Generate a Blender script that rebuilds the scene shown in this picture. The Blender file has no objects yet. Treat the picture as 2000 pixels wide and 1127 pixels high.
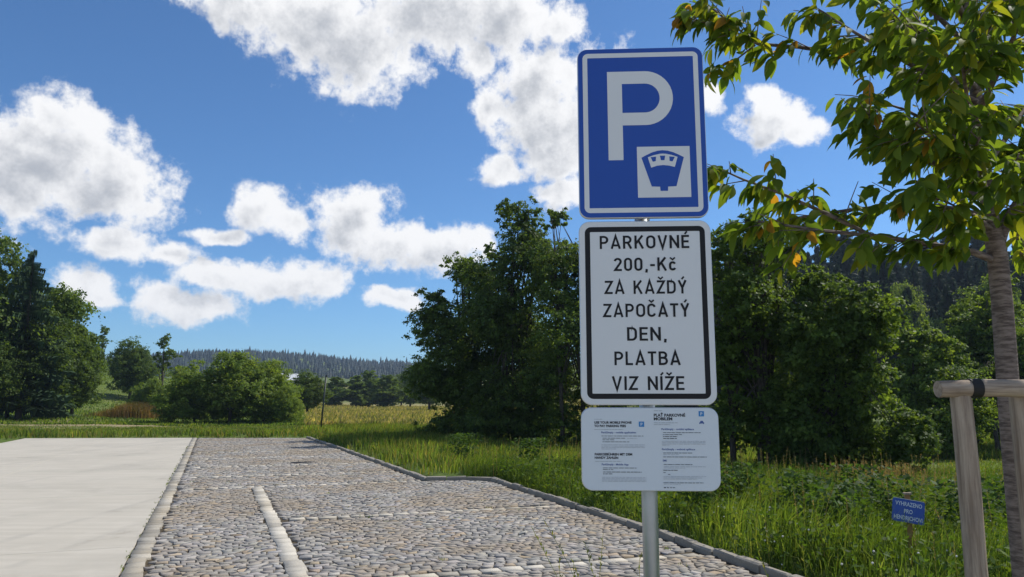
import bpy, math, random
import numpy as np
from mathutils import Vector, Matrix

random.seed(7)
SC = bpy.context.scene
COL = SC.collection
rad = math.radians

# ------------------------------------------------------------------ camera, sky, sun, exposure
F_PX, CX, CY, CAM_H = 1455.0, 1000.0, 563.5, 1.6          # photograph is 2000 x 1127
PITCH = math.atan((783 - CY) / F_PX)
cam_d = bpy.data.cameras.new('camera')
cam = bpy.data.objects.new('camera', cam_d)
COL.objects.link(cam)
cam.location = (0, 0, CAM_H)
cam.rotation_euler = (math.pi / 2 + PITCH, 0, 0)
cam_d.sensor_width = 36
cam_d.lens = 36 * F_PX / 2000
cam_d.clip_end = 6000
SC.camera = cam

SUN_AZ, SUN_EL = rad(62), rad(50)                         # azimuth clockwise from +Y
EXPOSURE = 0.60
SKY_STRENGTH = 0.115
SUN_STRENGTH = 3.4
SC.view_settings.view_transform = 'Standard'
SC.view_settings.look = 'None'
SC.view_settings.exposure = EXPOSURE
SC.view_settings.gamma = 1
SC.view_settings.use_curve_mapping = False
SC.cycles.max_bounces = 6
SC.cycles.diffuse_bounces = 3
SC.cycles.glossy_bounces = 2
SC.cycles.transmission_bounces = 4
SC.cycles.transparent_max_bounces = 8
SC.cycles.use_denoising = True

sun_d = bpy.data.lights.new('sun', 'SUN')
sun_d.energy = SUN_STRENGTH
sun_d.angle = rad(0.55)
sun_d.color = (1.0, 0.95, 0.86)
sun = bpy.data.objects.new('sun', sun_d)
COL.objects.link(sun)
sun_dir = Vector((math.sin(SUN_AZ) * math.cos(SUN_EL), math.cos(SUN_AZ) * math.cos(SUN_EL), math.sin(SUN_EL)))
sun.rotation_euler = sun_dir.to_track_quat('Z', 'Y').to_euler()
sun.location = (20, 20, 40)


def ray(px, py):
    r = (px - CX) / F_PX
    u = -(py - CY) / F_PX
    return np.array([r, math.cos(PITCH) - u * math.sin(PITCH), math.sin(PITCH) + u * math.cos(PITCH)])


def at(px, py, Y):
    """point seen at a pixel of the photograph at forward distance Y"""
    d = ray(px, py)
    return d * (Y / d[1]) + np.array([0, 0, CAM_H])


def ground_px(px, py, z=0.0):
    d = ray(px, py)
    return d * ((z - CAM_H) / d[2]) + np.array([0, 0, CAM_H])


# ---- node helpers
def nt_new(nt, kind, **kw):
    n = nt.nodes.new(kind)
    for k, v in kw.items():
        if k == 'ins':
            for kk, vv in v.items():
                n.inputs[kk].default_value = vv
        else:
            setattr(n, k, v)
    return n


def mth(nt, op, a, b=None, c=None, clamp=False):
    n = nt.nodes.new('ShaderNodeMath')
    n.operation = op
    n.use_clamp = clamp
    for i, v in enumerate((a, b, c)):
        if v is None:
            continue
        if isinstance(v, (int, float)):
            n.inputs[i].default_value = v
        else:
            nt.links.new(v, n.inputs[i])
    return n.outputs[0]


def mixc(nt, fac, a, b, blend='MIX'):
    n = nt.nodes.new('ShaderNodeMix')
    n.data_type = 'RGBA'
    n.blend_type = blend
    for idx, v in ((0, fac), (6, a), (7, b)):
        if isinstance(v, (int, float)):
            n.inputs[idx].default_value = v
        elif isinstance(v, tuple):
            n.inputs[idx].default_value = (*v, 1) if len(v) == 3 else v
        else:
            nt.links.new(v, n.inputs[idx])
    return n.outputs[2]


def sstep(nt, v, lo, hi, a=0.0, b=1.0):
    n = nt.nodes.new('ShaderNodeMapRange')
    n.interpolation_type = 'SMOOTHSTEP'
    nt.links.new(v, n.inputs[0])
    for i, q in ((1, lo), (2, hi), (3, a), (4, b)):
        n.inputs[i].default_value = q
    return n.outputs[0]


def noise(nt, vec, scale, detail=4, rough=0.55, out=0, lac=2.0):
    n = nt.nodes.new('ShaderNodeTexNoise')
    n.inputs['Scale'].default_value = scale
    n.inputs['Detail'].default_value = detail
    n.inputs['Roughness'].default_value = rough
    n.inputs['Lacunarity'].default_value = lac
    if vec is not None:
        nt.links.new(vec, n.inputs['Vector'])
    return n.outputs[out]


# ---- the sky: Nishita with cumulus clouds by direction (azimuth, elevation)
world = bpy.data.worlds.new('World')
SC.world = world
world.use_nodes = True
wt = world.node_tree
wt.nodes.clear()
sky = nt_new(wt, 'ShaderNodeTexSky', sky_type='NISHITA', sun_disc=False)
sky.sun_elevation = SUN_EL
sky.sun_rotation = SUN_AZ
sky.altitude = 700
sky.air_density = 1.0
sky.dust_density = 0.25
sky.ozone_density = 3.0

# cloud blobs: picture position of the real clouds -> direction
CLOUDS = [
    (470, 5, 130, 55), (620, 45, 160, 85), (715, 95, 125, 85), (850, 20, 200, 85), (985, 30, 110, 85), (930, 110, 40, 50),
    (1060, 150, 105, 70), (1065, 235, 115, 70), (1080, 310, 85, 50), (960, 215, 42, 42), (970, 337, 58, 30), (1105, 382, 66, 36), (1095, 38, 45, 42),
    (1200, 220, 110, 110), (1385, 195, 32, 30),
    (40, 330, 130, 95), (120, 290, 110, 85), (215, 365, 115, 70), (110, 228, 70, 32),
    (515, 415, 68, 44), (560, 440, 50, 30),
    (690, 420, 80, 62), (745, 475, 120, 48), (860, 490, 110, 42), (930, 470, 50, 30),
    (235, 482, 92, 30), (330, 496, 48, 22),
    (160, 568, 52, 36), (195, 590, 35, 16),
    (355, 592, 98, 38), (425, 540, 88, 32), (605, 550, 98, 42), (510, 560, 60, 26), (770, 580, 75, 20), (420, 462, 60, 15),
    (1500, 235, 68, 46), (1560, 258, 62, 24), (1495, 190, 38, 26),
]
blobs = []
for (x, y, rx, ry) in CLOUDS:
    d = ray(x, y)
    d = d / np.linalg.norm(d)
    el = math.asin(d[2])
    blobs.append((math.atan2(d[0], d[1]), el, rx / F_PX * 0.95, ry / F_PX))
rs = random.Random(21)
for i in range(22):                                         # the same kind of sky goes on outside the frame
    az = rs.uniform(0.75, 2 * math.pi - 0.75)
    az = az if az < math.pi else az - 2 * math.pi
    el = rs.uniform(0.12, 1.0)
    blobs.append((az, el, rs.uniform(.10, .30) / max(.5, math.cos(el)), rs.uniform(.05, .13)))

grp = bpy.data.node_groups.new('cloud_density', 'ShaderNodeTree')
grp.interface.new_socket('Vector', in_out='INPUT', socket_type='NodeSocketVector')
grp.interface.new_socket('Density', in_out='OUTPUT', socket_type='NodeSocketFloat')
gi = grp.nodes.new('NodeGroupInput')
go = grp.nodes.new('NodeGroupOutput')
wn = noise(grp, gi.outputs[0], 9.0, 3, 0.5, out=1)
sub = nt_new(grp, 'ShaderNodeVectorMath', operation='SUBTRACT')
grp.links.new(wn, sub.inputs[0]); sub.inputs[1].default_value = (.5, .5, .5)
sca = nt_new(grp, 'ShaderNodeVectorMath', operation='SCALE')
grp.links.new(sub.outputs[0], sca.inputs[0]); sca.inputs['Scale'].default_value = 0.045
add = nt_new(grp, 'ShaderNodeVectorMath', operation='ADD')
grp.links.new(gi.outputs[0], add.inputs[0]); grp.links.new(sca.outputs[0], add.inputs[1])
flat = nt_new(grp, 'ShaderNodeVectorMath', operation='MULTIPLY')
grp.links.new(add.outputs[0], flat.inputs[0]); flat.inputs[1].default_value = (1, 1, 0)
acc = None
for (az, el, rx, ry) in blobs:
    m = nt_new(grp, 'ShaderNodeVectorMath', operation='MULTIPLY_ADD')
    grp.links.new(flat.outputs[0], m.inputs[0])
    m.inputs[1].default_value = (1 / rx, 1 / ry, 0)
    m.inputs[2].default_value = (-az / rx, -el / ry, 0)
    l = nt_new(grp, 'ShaderNodeVectorMath', operation='LENGTH')
    grp.links.new(m.outputs[0], l.inputs[0])
    acc = l.outputs['Value'] if acc is None else mth(grp, 'SMOOTH_MIN', acc, l.outputs['Value'], 0.14)
fb = noise(grp, gi.outputs[0], 27.0, 9, 0.64)
dn = mth(grp, 'SUBTRACT', 1.0, acc)
dn = mth(grp, 'MAXIMUM', dn, -3.0)
dn = mth(grp, 'MULTIPLY_ADD', mth(grp, 'SUBTRACT', fb, 0.5), 2.2, dn)
grp.links.new(dn, go.inputs[0])

tc = wt.nodes.new('ShaderNodeTexCoord')
sx = wt.nodes.new('ShaderNodeSeparateXYZ')
wt.links.new(tc.outputs['Generated'], sx.inputs[0])
az_ = mth(wt, 'ARCTAN2', sx.outputs[0], sx.outputs[1])
el_ = mth(wt, 'ARCSINE', sx.outputs[2])
cv = wt.nodes.new('ShaderNodeCombineXYZ')
wt.links.new(az_, cv.inputs[0]); wt.links.new(el_, cv.inputs[1])
cv.inputs[2].default_value = 3.7
g1 = wt.nodes.new('ShaderNodeGroup'); g1.node_tree = grp
wt.links.new(cv.outputs[0], g1.inputs[0])
off = nt_new(wt, 'ShaderNodeVectorMath', operation='ADD')
wt.links.new(cv.outputs[0], off.inputs[0]); off.inputs[1].default_value = (0.022, 0.026, 0)   # a step towards the sun
g2 = wt.nodes.new('ShaderNodeGroup'); g2.node_tree = grp
wt.links.new(off.outputs[0], g2.inputs[0])
alpha = sstep(wt, g1.outputs[0], -0.24, 0.34)
thick = sstep(wt, mth(wt, 'MULTIPLY_ADD', g1.outputs[0], 0.45, mth(wt, 'MULTIPLY', g2.outputs[0], 0.55)), 0.12, 1.05)
cloud_col = mixc(wt, thick, (5.7, 5.7, 5.75), (2.75, 2.9, 3.2))
alpha = mth(wt, 'MULTIPLY', alpha, sstep(wt, el_, 0.02, 0.10))
sky_tint = mixc(wt, 1.0, sky.outputs[0], (0.40, 0.59, 0.75), 'MULTIPLY')
skyc = mixc(wt, alpha, sky_tint, cloud_col)
bg = wt.nodes.new('ShaderNodeBackground')
bg.inputs['Strength'].default_value = SKY_STRENGTH
wt.links.new(skyc, bg.inputs['Color'])
wo = wt.nodes.new('ShaderNodeOutputWorld')
wt.links.new(bg.outputs[0], wo.inputs['Surface'])


# ------------------------------------------------------------------ materials
def mat_new(name):
    m = bpy.data.materials.new(name)
    m.use_nodes = True
    nt = m.node_tree
    nt.nodes.clear()
    out = nt.nodes.new('ShaderNodeOutputMaterial')
    return m, nt, out


def attr(nt, name='Col'):
    n = nt.nodes.new('ShaderNodeAttribute')
    n.attribute_name = name
    return n.outputs['Color']


def pos(nt):
    return nt.nodes.new('ShaderNodeNewGeometry').outputs['Position']


def objco(nt):
    return nt.nodes.new('ShaderNodeTexCoord').outputs['Object']


def bsdf(nt, out, color, rough=0.8, spec=0.3, metal=0.0, bump=None, bump_d=0.01, bump_s=0.5):
    b = nt.nodes.new('ShaderNodeBsdfPrincipled')
    b.inputs['Roughness'].default_value = rough if isinstance(rough, (int, float)) else 0.5
    if not isinstance(rough, (int, float)):
        nt.links.new(rough, b.inputs['Roughness'])
    b.inputs['Specular IOR Level'].default_value = spec
    b.inputs['Metallic'].default_value = metal
    if isinstance(color, tuple):
        b.inputs['Base Color'].default_value = (*color, 1)
    else:
        nt.links.new(color, b.inputs['Base Color'])
    if bump is not None:
        bn = nt.nodes.new('ShaderNodeBump')
        bn.inputs['Strength'].default_value = bump_s
        bn.inputs['Distance'].default_value = bump_d
        nt.links.new(bump, bn.inputs['Height'])
        nt.links.new(bn.outputs[0], b.inputs['Normal'])
    if out is not None:
        nt.links.new(b.outputs[0], out.inputs['Surface'])
    return b


def leaf_mat(name, trans=0.42, spec=0.35, rough=0.45, tint=(1.5, 1.45, 0.45)):
    m, nt, out = mat_new(name)
    c = attr(nt)
    b = bsdf(nt, None, c, rough, spec)
    t = nt.nodes.new('ShaderNodeBsdfTranslucent')
    tcx = mixc(nt, 1.0, c, tint, 'MULTIPLY')
    nt.links.new(tcx, t.inputs['Color'])
    mx = nt.nodes.new('ShaderNodeMixShader')
    mx.inputs[0].default_value = trans
    nt.links.new(b.outputs[0], mx.inputs[1]); nt.links.new(t.outputs[0], mx.inputs[2])
    nt.links.new(mx.outputs[0], out.inputs['Surface'])
    return m


def plain(name, color, rough=0.6, spec=0.3, metal=0.0, var=0.08, scale=30, bump=0.0):
    m, nt, out = mat_new(name)
    n = noise(nt, objco(nt), scale, 5, 0.6)
    c = mixc(nt, n, tuple(max(0, x * (1 - var)) for x in color), tuple(min(1, x * (1 + var)) for x in color))
    bsdf(nt, out, c, rough, spec, metal, bump=n if bump else None, bump_d=bump)
    return m


M = {}
M['leaf'] = leaf_mat('leaf_green', .52, .2, .55, (1.5, 1.4, .5))
M['cherry_leaf'] = leaf_mat('cherry_leaf', 0.62, 0.1, 0.55, (2.0, 1.75, 0.45))
M['needle'] = leaf_mat('spruce_needle', 0.12, 0.2, 0.6, (1.1, 1.1, 0.6))
M['grass'] = leaf_mat('grass_blade', 0.48, 0.14, 0.6, (1.45, 1.4, 0.45))


def bark(name, a, b, scale=(6, 6, 1.2), bump=.012):
    m, nt, out = mat_new(name)
    mp = nt.nodes.new('ShaderNodeMapping')
    nt.links.new(objco(nt), mp.inputs[0])
    mp.inputs['Scale'].default_value = scale
    n = noise(nt, mp.outputs[0], 6, 6, .65)
    c = mixc(nt, sstep(nt, n, .35, .65), a, b)
    bsdf(nt, out, c, .85, .2, bump=n, bump_d=bump)
    return m


M['bark'] = bark('bark_dark', (.035, .028, .022), (.10, .085, .07))
M['cherry_bark'] = bark('cherry_bark', (.10, .073, .062), (.26, .20, .17), (3, 3, 14), .004)

# ground
gm, nt, out = mat_new('meadow_ground')
P = pos(nt)
n1 = noise(nt, P, .35, 6, .6)
n2 = noise(nt, P, 5.0, 5, .6)
n3 = noise(nt, P, .035, 4, .6)
c = mixc(nt, sstep(nt, n1, .35, .65), (.075, .115, .024), (.115, .15, .035))
c = mixc(nt, sstep(nt, n3, .48, .68, 0, .5), c, (.17, .165, .055))
c = mixc(nt, sstep(nt, n2, .5, .8), c, (.035, .04, .015))
at_d = attr(nt, 'dirt')
c = mixc(nt, mth(nt, 'MULTIPLY', at_d, sstep(nt, n1, .35, .6, .35, 1.0)), c, (.30, .235, .15))
at_m = attr(nt, 'meadow')
c = mixc(nt, mth(nt, 'MULTIPLY', at_m, sstep(nt, n1, .2, .7, .6, 1.0)), c, (.30, .25, .115))
bsdf(nt, out, c, .95, .1, bump=n2, bump_d=.05)
M['ground'] = gm


def sett_mat(name, tan=(.31, .245, .17), tanamt=.7):
    m, nt, out = mat_new(name)
    P = pos(nt)
    big = noise(nt, P, .55, 4, .55)
    mid = noise(nt, P, 3.2, 5, .65)
    fine = noise(nt, P, 70, 5, .7)
    c = attr(nt)
    c = mixc(nt, mth(nt, 'MULTIPLY', sstep(nt, big, .44, .60), sstep(nt, mid, .30, .62, .3, tanamt)), c, tan)
    c = mixc(nt, sstep(nt, fine, .3, .75, 0, .35), c, (.10, .095, .09))
    bsdf(nt, out, c, .85, .18, bump=mth(nt, 'MULTIPLY_ADD', mid, 2.0, fine), bump_d=.006, bump_s=.7)
    return m


M['sett'] = sett_mat('granite_sett')
M['sett_pale'] = sett_mat('pale_sett', (.40, .33, .22), .45)
m, nt, out = mat_new('joint_sand')
P = pos(nt)
n1 = noise(nt, P, .8, 4)
n2 = noise(nt, P, 60, 4)
c = mixc(nt, n1, (.06, .048, .034), (.14, .11, .072))
c = mixc(nt, sstep(nt, n2, .4, .7), c, (.03, .027, .02))
bsdf(nt, out, c, .95, .1, bump=n2, bump_d=.01)
M['sand'] = m
m, nt, out = mat_new('brushed_concrete')
P = pos(nt)
mp = nt.nodes.new('ShaderNodeMapping')
nt.links.new(P, mp.inputs[0])
mp.inputs['Rotation'].default_value = (0, 0, rad(-21.6))
mp.inputs['Scale'].default_value = (.25, 5.0, 1)
streak = noise(nt, mp.outputs[0], 1.0, 7, .65)
blot = noise(nt, P, .45, 5, .6)
spk = noise(nt, P, 45, 5, .7)
c = mixc(nt, sstep(nt, streak, .3, .7), (.405, .372, .31), (.47, .435, .37))
c = mixc(nt, sstep(nt, blot, .42, .72, 0, .6), c, (.345, .32, .27))
blot2 = noise(nt, P, 1.7, 6, .65)
c = mixc(nt, sstep(nt, blot2, .48, .72, 0, .5), c, (.50, .465, .40))
stain = noise(nt, P, .9, 7, .7)
c = mixc(nt, sstep(nt, stain, .60, .72, 0, .45), c, (.25, .225, .18))
mt_ = nt.nodes.new('ShaderNodeMapping')
nt.links.new(P, mt_.inputs[0])
mt_.inputs['Rotation'].default_value = (0, 0, rad(-18))
mt_.inputs['Scale'].default_value = (2.2, .05, 1)
tyre = noise(nt, mt_.outputs[0], 1.0, 3, .5)
c = mixc(nt, mth(nt, 'MULTIPLY', sstep(nt, tyre, .58, .68), sstep(nt, blot2, .35, .6, .0, .28)), c, (.24, .225, .20))
c = mixc(nt, sstep(nt, spk, .55, .85, 0, .45), c, (.25, .23, .19))
bsdf(nt, out, c, .78, .3, bump=mth(nt, 'ADD', streak, spk), bump_d=.004)
M['concrete'] = m
m, nt, out = mat_new('kerb_granite')
P = pos(nt)
n1 = noise(nt, P, 2.2, 5)
n2 = noise(nt, P, 55, 5, .7)
c = mixc(nt, n1, (.18, .16, .13), (.36, .33, .28))
c = mixc(nt, sstep(nt, n2, .5, .75), c, (.12, .11, .09))
bsdf(nt, out, c, .8, .3, bump=n2, bump_d=.006)
M['kerb'] = m
M['sign_blue'] = plain('sign_blue', (.012, .070, .36), .38, .4, var=.05, scale=3)
M['sign_white'] = plain('sign_white', (.70, .70, .70), .42, .4, var=.03, scale=2)
M['sign_black'] = plain('sign_black', (.016, .015, .017), .45, .2, var=.2, scale=2)
M['panel_white'] = plain('info_panel_white', (.66, .70, .74), .4, .4, var=.03, scale=3)
M['ink'] = plain('print_ink', (.02, .022, .03), .5, .3)
M['ink_grey'] = plain('print_grey', (.30, .31, .34), .5, .3)
M['ink_blue'] = plain('print_blue', (.07, .12, .32), .5, .3)
M['icon_blue'] = plain('icon_blue', (.04, .22, .52), .5, .3)
M['galv'] = plain('galvanised_steel', (.42, .44, .46), .42, .5, .75, .18, 14, .001)
M['alu'] = plain('aluminium_rim', (.60, .61, .62), .38, .5, .6, .06, 10)
M['iron'] = plain('cast_iron', (.035, .035, .035), .6, .4, .3)
M['post_green'] = plain('dark_post_paint', (.018, .028, .022), .5, .4)
M['rubber'] = plain('rubber_strap', (.014, .013, .013), .6, .3)
M['house_wall'] = plain('house_wall', (.75, .74, .71), .8, .2)
M['house_roof'] = plain('house_roof', (.55, .56, .58), .5, .4)
M['small_sign_blue'] = plain('small_sign_blue', (.02, .075, .34), .35, .4, var=.1)
M['flower_white'] = plain('clover_white', (.72, .70, .64), .7, .2)
M['flower_yellow'] = plain('dandelion_yellow', (.78, .42, .015), .7, .2)
m, nt, out = mat_new('weathered_wood')
oc = objco(nt)
mp = nt.nodes.new('ShaderNodeMapping')
nt.links.new(oc, mp.inputs[0])
mp.inputs['Scale'].default_value = (1, 1, .06)
gr = noise(nt, mp.outputs[0], 60, 6, .65)
bl = noise(nt, oc, 7, 5, .6)
kn = nt.nodes.new('ShaderNodeTexVoronoi')
kn.inputs['Scale'].default_value = 9
mpk = nt.nodes.new('ShaderNodeMapping')
nt.links.new(oc, mpk.inputs[0])
mpk.inputs['Scale'].default_value = (1, 1, .55)
nt.links.new(mpk.outputs[0], kn.inputs['Vector'])
c = mixc(nt, sstep(nt, gr, .3, .7), (.20, .145, .105), (.43, .345, .265))
c = mixc(nt, sstep(nt, bl, .45, .75, 0, .5), c, (.20, .165, .14))
c = mixc(nt, sstep(nt, kn.outputs['Distance'], .05, .11, .85, 0), c, (.05, .035, .025))
bsdf(nt, out, c, .8, .2, bump=gr, bump_d=.004)
M['wood'] = m
M['stake_wood'] = plain('sign_stake_wood', (.30, .17, .075), .75, .2, var=.3, scale=20)


# ------------------------------------------------------------------ mesh helpers
def mesh_np(name, V, loops, counts, mat, col=None):
    """V (n,3); loops: flat vertex indices; counts: corners for each face"""
    me = bpy.data.meshes.new(name)
    V = np.asarray(V, np.float32)
    loops = np.asarray(loops, np.int32).ravel()
    counts = np.asarray(counts, np.int32).ravel()
    me.vertices.add(len(V)); me.vertices.foreach_set('co', V.ravel())
    me.loops.add(len(loops)); me.loops.foreach_set('vertex_index', loops)
    me.polygons.add(len(counts))
    st = np.zeros(len(counts), np.int32); st[1:] = np.cumsum(counts)[:-1]
    me.polygons.foreach_set('loop_start', st)
    me.polygons.foreach_set('loop_total', counts)
    if col is not None:
        a = me.color_attributes.new('Col', 'FLOAT_COLOR', 'POINT')
        c4 = np.ones((len(V), 4), np.float32); c4[:, :3] = col
        a.data.foreach_set('color', c4.ravel())
    me.update(calc_edges=True)
    me.validate()
    me.materials.append(mat)
    return me


def mesh_py(name, V, F, mat, smooth=False):
    me = bpy.data.meshes.new(name)
    me.from_pydata([tuple(map(float, v)) for v in V], [], F)
    me.update()
    me.materials.append(mat)
    if smooth:
        me.polygons.foreach_set('use_smooth', [True] * len(me.polygons))
    return me


def link(name, me, parent=None, loc=None, rot=None, kind=None, label=None, cat=None, group=None, scale=None):
    o = bpy.data.objects.new(name, me)
    COL.objects.link(o)
    if parent is not None:
        o.parent = parent
    if loc is not None:
        o.location = tuple(float(q) for q in loc)
    if rot is not None:
        o.rotation_euler = rot
    if scale is not None:
        o.scale = scale if isinstance(scale, tuple) else (scale,) * 3
    for k, v in (('kind', kind), ('label', label), ('category', cat), ('group', group)):
        if v:
            o[k] = v
    return o


def tubes(paths, sides=8):
    """paths: list of (points, radii) -> V, F of capped tapered tubes"""
    V, F = [], []
    for pts, rr in paths:
        pts = [Vector(p) for p in pts]
        b0 = len(V)
        for i, p in enumerate(pts):
            t = (pts[min(i + 1, len(pts) - 1)] - pts[max(i - 1, 0)]).normalized()
            ref = Vector((1, 0, 0)) if abs(t.x) < .8 else Vector((0, 1, 0))
            a = t.cross(ref).normalized(); b = t.cross(a)
            for k in range(sides):
                w = 2 * math.pi * k / sides
                V.append(p + (a * math.cos(w) + b * math.sin(w)) * rr[i])
        for i in range(len(pts) - 1):
            for k in range(sides):
                k2 = (k + 1) % sides
                F.append((b0 + i * sides + k, b0 + (i + 1) * sides + k, b0 + (i + 1) * sides + k2, b0 + i * sides + k2))
        F.append(tuple(b0 + k for k in range(sides)))
        e = b0 + (len(pts) - 1) * sides
        F.append(tuple(e + k for k in reversed(range(sides))))
    return V, F


def box(x0, x1, y0, y1, z0, z1):
    V = [(x0, y0, z0), (x1, y0, z0), (x1, y1, z0), (x0, y1, z0), (x0, y0, z1), (x1, y0, z1), (x1, y1, z1), (x0, y1, z1)]
    F = [(0, 3, 2, 1), (4, 5, 6, 7), (0, 1, 5, 4), (1, 2, 6, 5), (2, 3, 7, 6), (3, 0, 4, 7)]
    return V, F


# ------------------------------------------------------------------ the lie of the land
A = rad(-21.6)
UX = np.array([math.sin(A), math.cos(A)])                  # along the car park, away from the camera
VX = np.array([math.cos(A), -math.sin(A)])                 # across it, to the right


def uv(u, v):
    return UX * u + VX * v


KERB = [(4.0, 4.82), (6.0, 4.95), (8.0, 5.10), (10.45, 5.22), (14.62, 5.36), (14.95, 4.92), (15.16, 4.12), (22.8, 4.10), (34.3, 3.92)]
LOT_UV = KERB + [(36.1, -.75), (38.3, -7.5), (4.0, -7.5)]
LOT = np.array([uv(u, v) for u, v in LOT_UV])


def sdf_poly(x, y, poly):
    x = np.asarray(x, float); y = np.asarray(y, float)
    d = np.full(x.shape, 1e18); ins = np.zeros(x.shape, bool)
    n = len(poly)
    for i in range(n):
        ax, ay = poly[i]; bx, by = poly[(i + 1) % n]
        ex, ey = bx - ax, by - ay
        t = np.clip(((x - ax) * ex + (y - ay) * ey) / (ex * ex + ey * ey), 0, 1)
        d = np.minimum(d, (x - ax - ex * t) ** 2 + (y - ay - ey * t) ** 2)
        c = ((ay > y) != (by > y)) & (x < (bx - ax) * (y - ay) / (by - ay + 1e-12) + ax)
        ins ^= c
    d = np.sqrt(d)
    return np.where(ins, -d, d)


def ss(v, a, b):
    t = np.clip((v - a) / (b - a), 0, 1)
    return t * t * (3 - 2 * t)


def H(x, y):
    x = np.asarray(x, float); y = np.asarray(y, float)
    r = np.hypot(x, y)
    h = .05 * np.sin(x * .45 + 1) * np.cos(y * .37) + .12 * np.sin(x * .09) * np.sin(y * .11 + 2) * ss(r, 15, 40)
    h = h - .25 * ss(x * VX[0] + y * VX[1], 6, 14) * (1 - ss(r, 40, 70))
    h = h + ss(y, 190, 420) * 11 + ss(y, 420, 980) * 47 * (.28 + .72 * np.exp(-((x + 330) / 215.) ** 2)) + ss(y, 980, 1600) * 6
    h = h + 9.5 * np.exp(-(((x + 88) / 38.) ** 2 + ((y - 120) / 55.) ** 2)) * ss(-x, 18, 60)
    h = h + 13 * ss(x - 2 + (y - 80) * .25, 10, 90) * ss(y, 55, 130) * (1 - ss(y, 200, 500) * .6)
    d = sdf_poly(x, y, LOT)
    k = ss(d, .06, .35)
    return (h + .03) * ss(d, .3, 3.0) * k + .03 * k + (-.22) * (1 - k)


N = 330
s = np.linspace(-1, 1, N)
gx = np.sinh(s * 7.0) / np.sinh(7.0) * 1500
sy = np.linspace(-.62, 1, N)
gy = np.sinh(sy * 7.0) / np.sinh(7.0) * 2300 + 12
X, Y = np.meshgrid(gx, gy, indexing='ij')
Z = H(X, Y)
idx = np.arange(N * N).reshape(N, N)
quads = np.stack([idx[:-1, :-1], idx[1:, :-1], idx[1:, 1:], idx[:-1, 1:]], -1).reshape(-1, 4)
me = mesh_np('ground', np.stack([X, Y, Z], -1).reshape(-1, 3), quads, np.full(len(quads), 4), M['ground'])
me.polygons.foreach_set('use_smooth', [True] * len(me.polygons))


def dirt_f(x, y):
    c0 = ground_px(120, 829); c1 = ground_px(300, 829)
    return np.exp(-(((x - c0[0]) / 13.) ** 2 + ((y - c0[1]) / 6.5) ** 2)) + .6 * np.exp(-(((x - c1[0]) / 7.) ** 2 + ((y - c1[1]) / 4.) ** 2))


def meadow_f(x, y):
    return ss(y, 46, 75) * (1 - ss(y, 200, 260)) * ss(x + .28 * y, -4, 4) * (1 - ss(x, 8, 20)) + ss(y, 260, 330) * (1 - ss(y, 400, 430)) * .6


for nm, fn in (('dirt', dirt_f), ('meadow', meadow_f)):
    a = me.color_attributes.new(nm, 'FLOAT_COLOR', 'POINT')
    v = np.clip(fn(X, Y), 0, 1).reshape(-1)
    a.data.foreach_set('color', np.stack([v, v, v, np.ones_like(v)], -1).astype(np.float32).ravel())
ground = link('ground', me, kind='structure')

# ------------------------------------------------------------------ car park: concrete pad
pad = bpy.data.objects.new('concrete_pavement', None)
COL.objects.link(pad)
pad['kind'] = 'structure'


def far_u(v):
    return 36.1 + (-.75 - v) * (2.2 / 6.75) if v < -.75 else 36.1 - (v + .75) * (1.8 / 4.67)


us = [4.0, 9.55, 14.8, 20.0, 25.2, 30.4, None]
for i in range(6):
    v0, v1 = -7.5, -.735
    ua0 = us[i] + .008
    ub0, ub1 = (us[i + 1] - .008,) * 2 if us[i + 1] else (far_u(v0), far_u(v1))
    for (va, vb) in ((v0, -4.12), (-4.11, v1)):
        ea = ub0 if us[i + 1] else far_u(va)
        eb = ub1 if us[i + 1] else far_u(vb)
        q = [uv(ua0, va), uv(ua0, vb), uv(eb, vb), uv(ea, va)]
        V = [(*p, -.2) for p in q] + [(*p, -.004) for p in q]
        cen = np.mean(q, 0)
        V += [(*(cen + (p - cen) * .9985), 0.0) for p in q]
        F = [(0, 1, 2, 3)[::-1], (8, 9, 10, 11)]
        for k in range(4):
            k2 = (k + 1) % 4
            F += [(k, k2, 4 + k2, 4 + k), (4 + k, 4 + k2, 8 + k2, 8 + k)]
        link('concrete_slab', mesh_py('concrete_slab', V, F, M['concrete']), pad)
q = [uv(4.0, -7.52), uv(4.0, -.72), uv(far_u(-.73) - .02, -.72), uv(far_u(-7.5) - .02, -7.52)]
link('joint_bed', mesh_py('joint_bed', [(*p, -.03) for p in q], [(0, 1, 2, 3)], M['sand']), pad)

# ------------------------------------------------------------------ car park: granite setts
q = [uv(u, v) for u, v in KERB] + [uv(far_u(3.9), 3.9), uv(far_u(-.72), -.72), uv(4.0, -.72)]
pav = link('pavement', mesh_py('pavement', [(*p, -.021) for p in q], [tuple(range(len(q)))[::-1]], M['sand']), kind='structure')
if pav.data.polygons[0].normal.z < 0:
    pav.data.flip_normals()

rng = np.random.default_rng(5)
BANDS_T = [(7.0, .80, 4.9), (10.86, .95, 5.1), (15.2, -.45, 4.0), (17.42, -.45, 4.0), (20.0, -.45, 4.0), (22.85, -.45, 4.0), (25.6, -.45, 4.0)]
STRIP_E = (-.62, .20)       # edging strip beside the concrete
STRIP_B = (.83, .17)        # the lengthwise bay line


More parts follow.
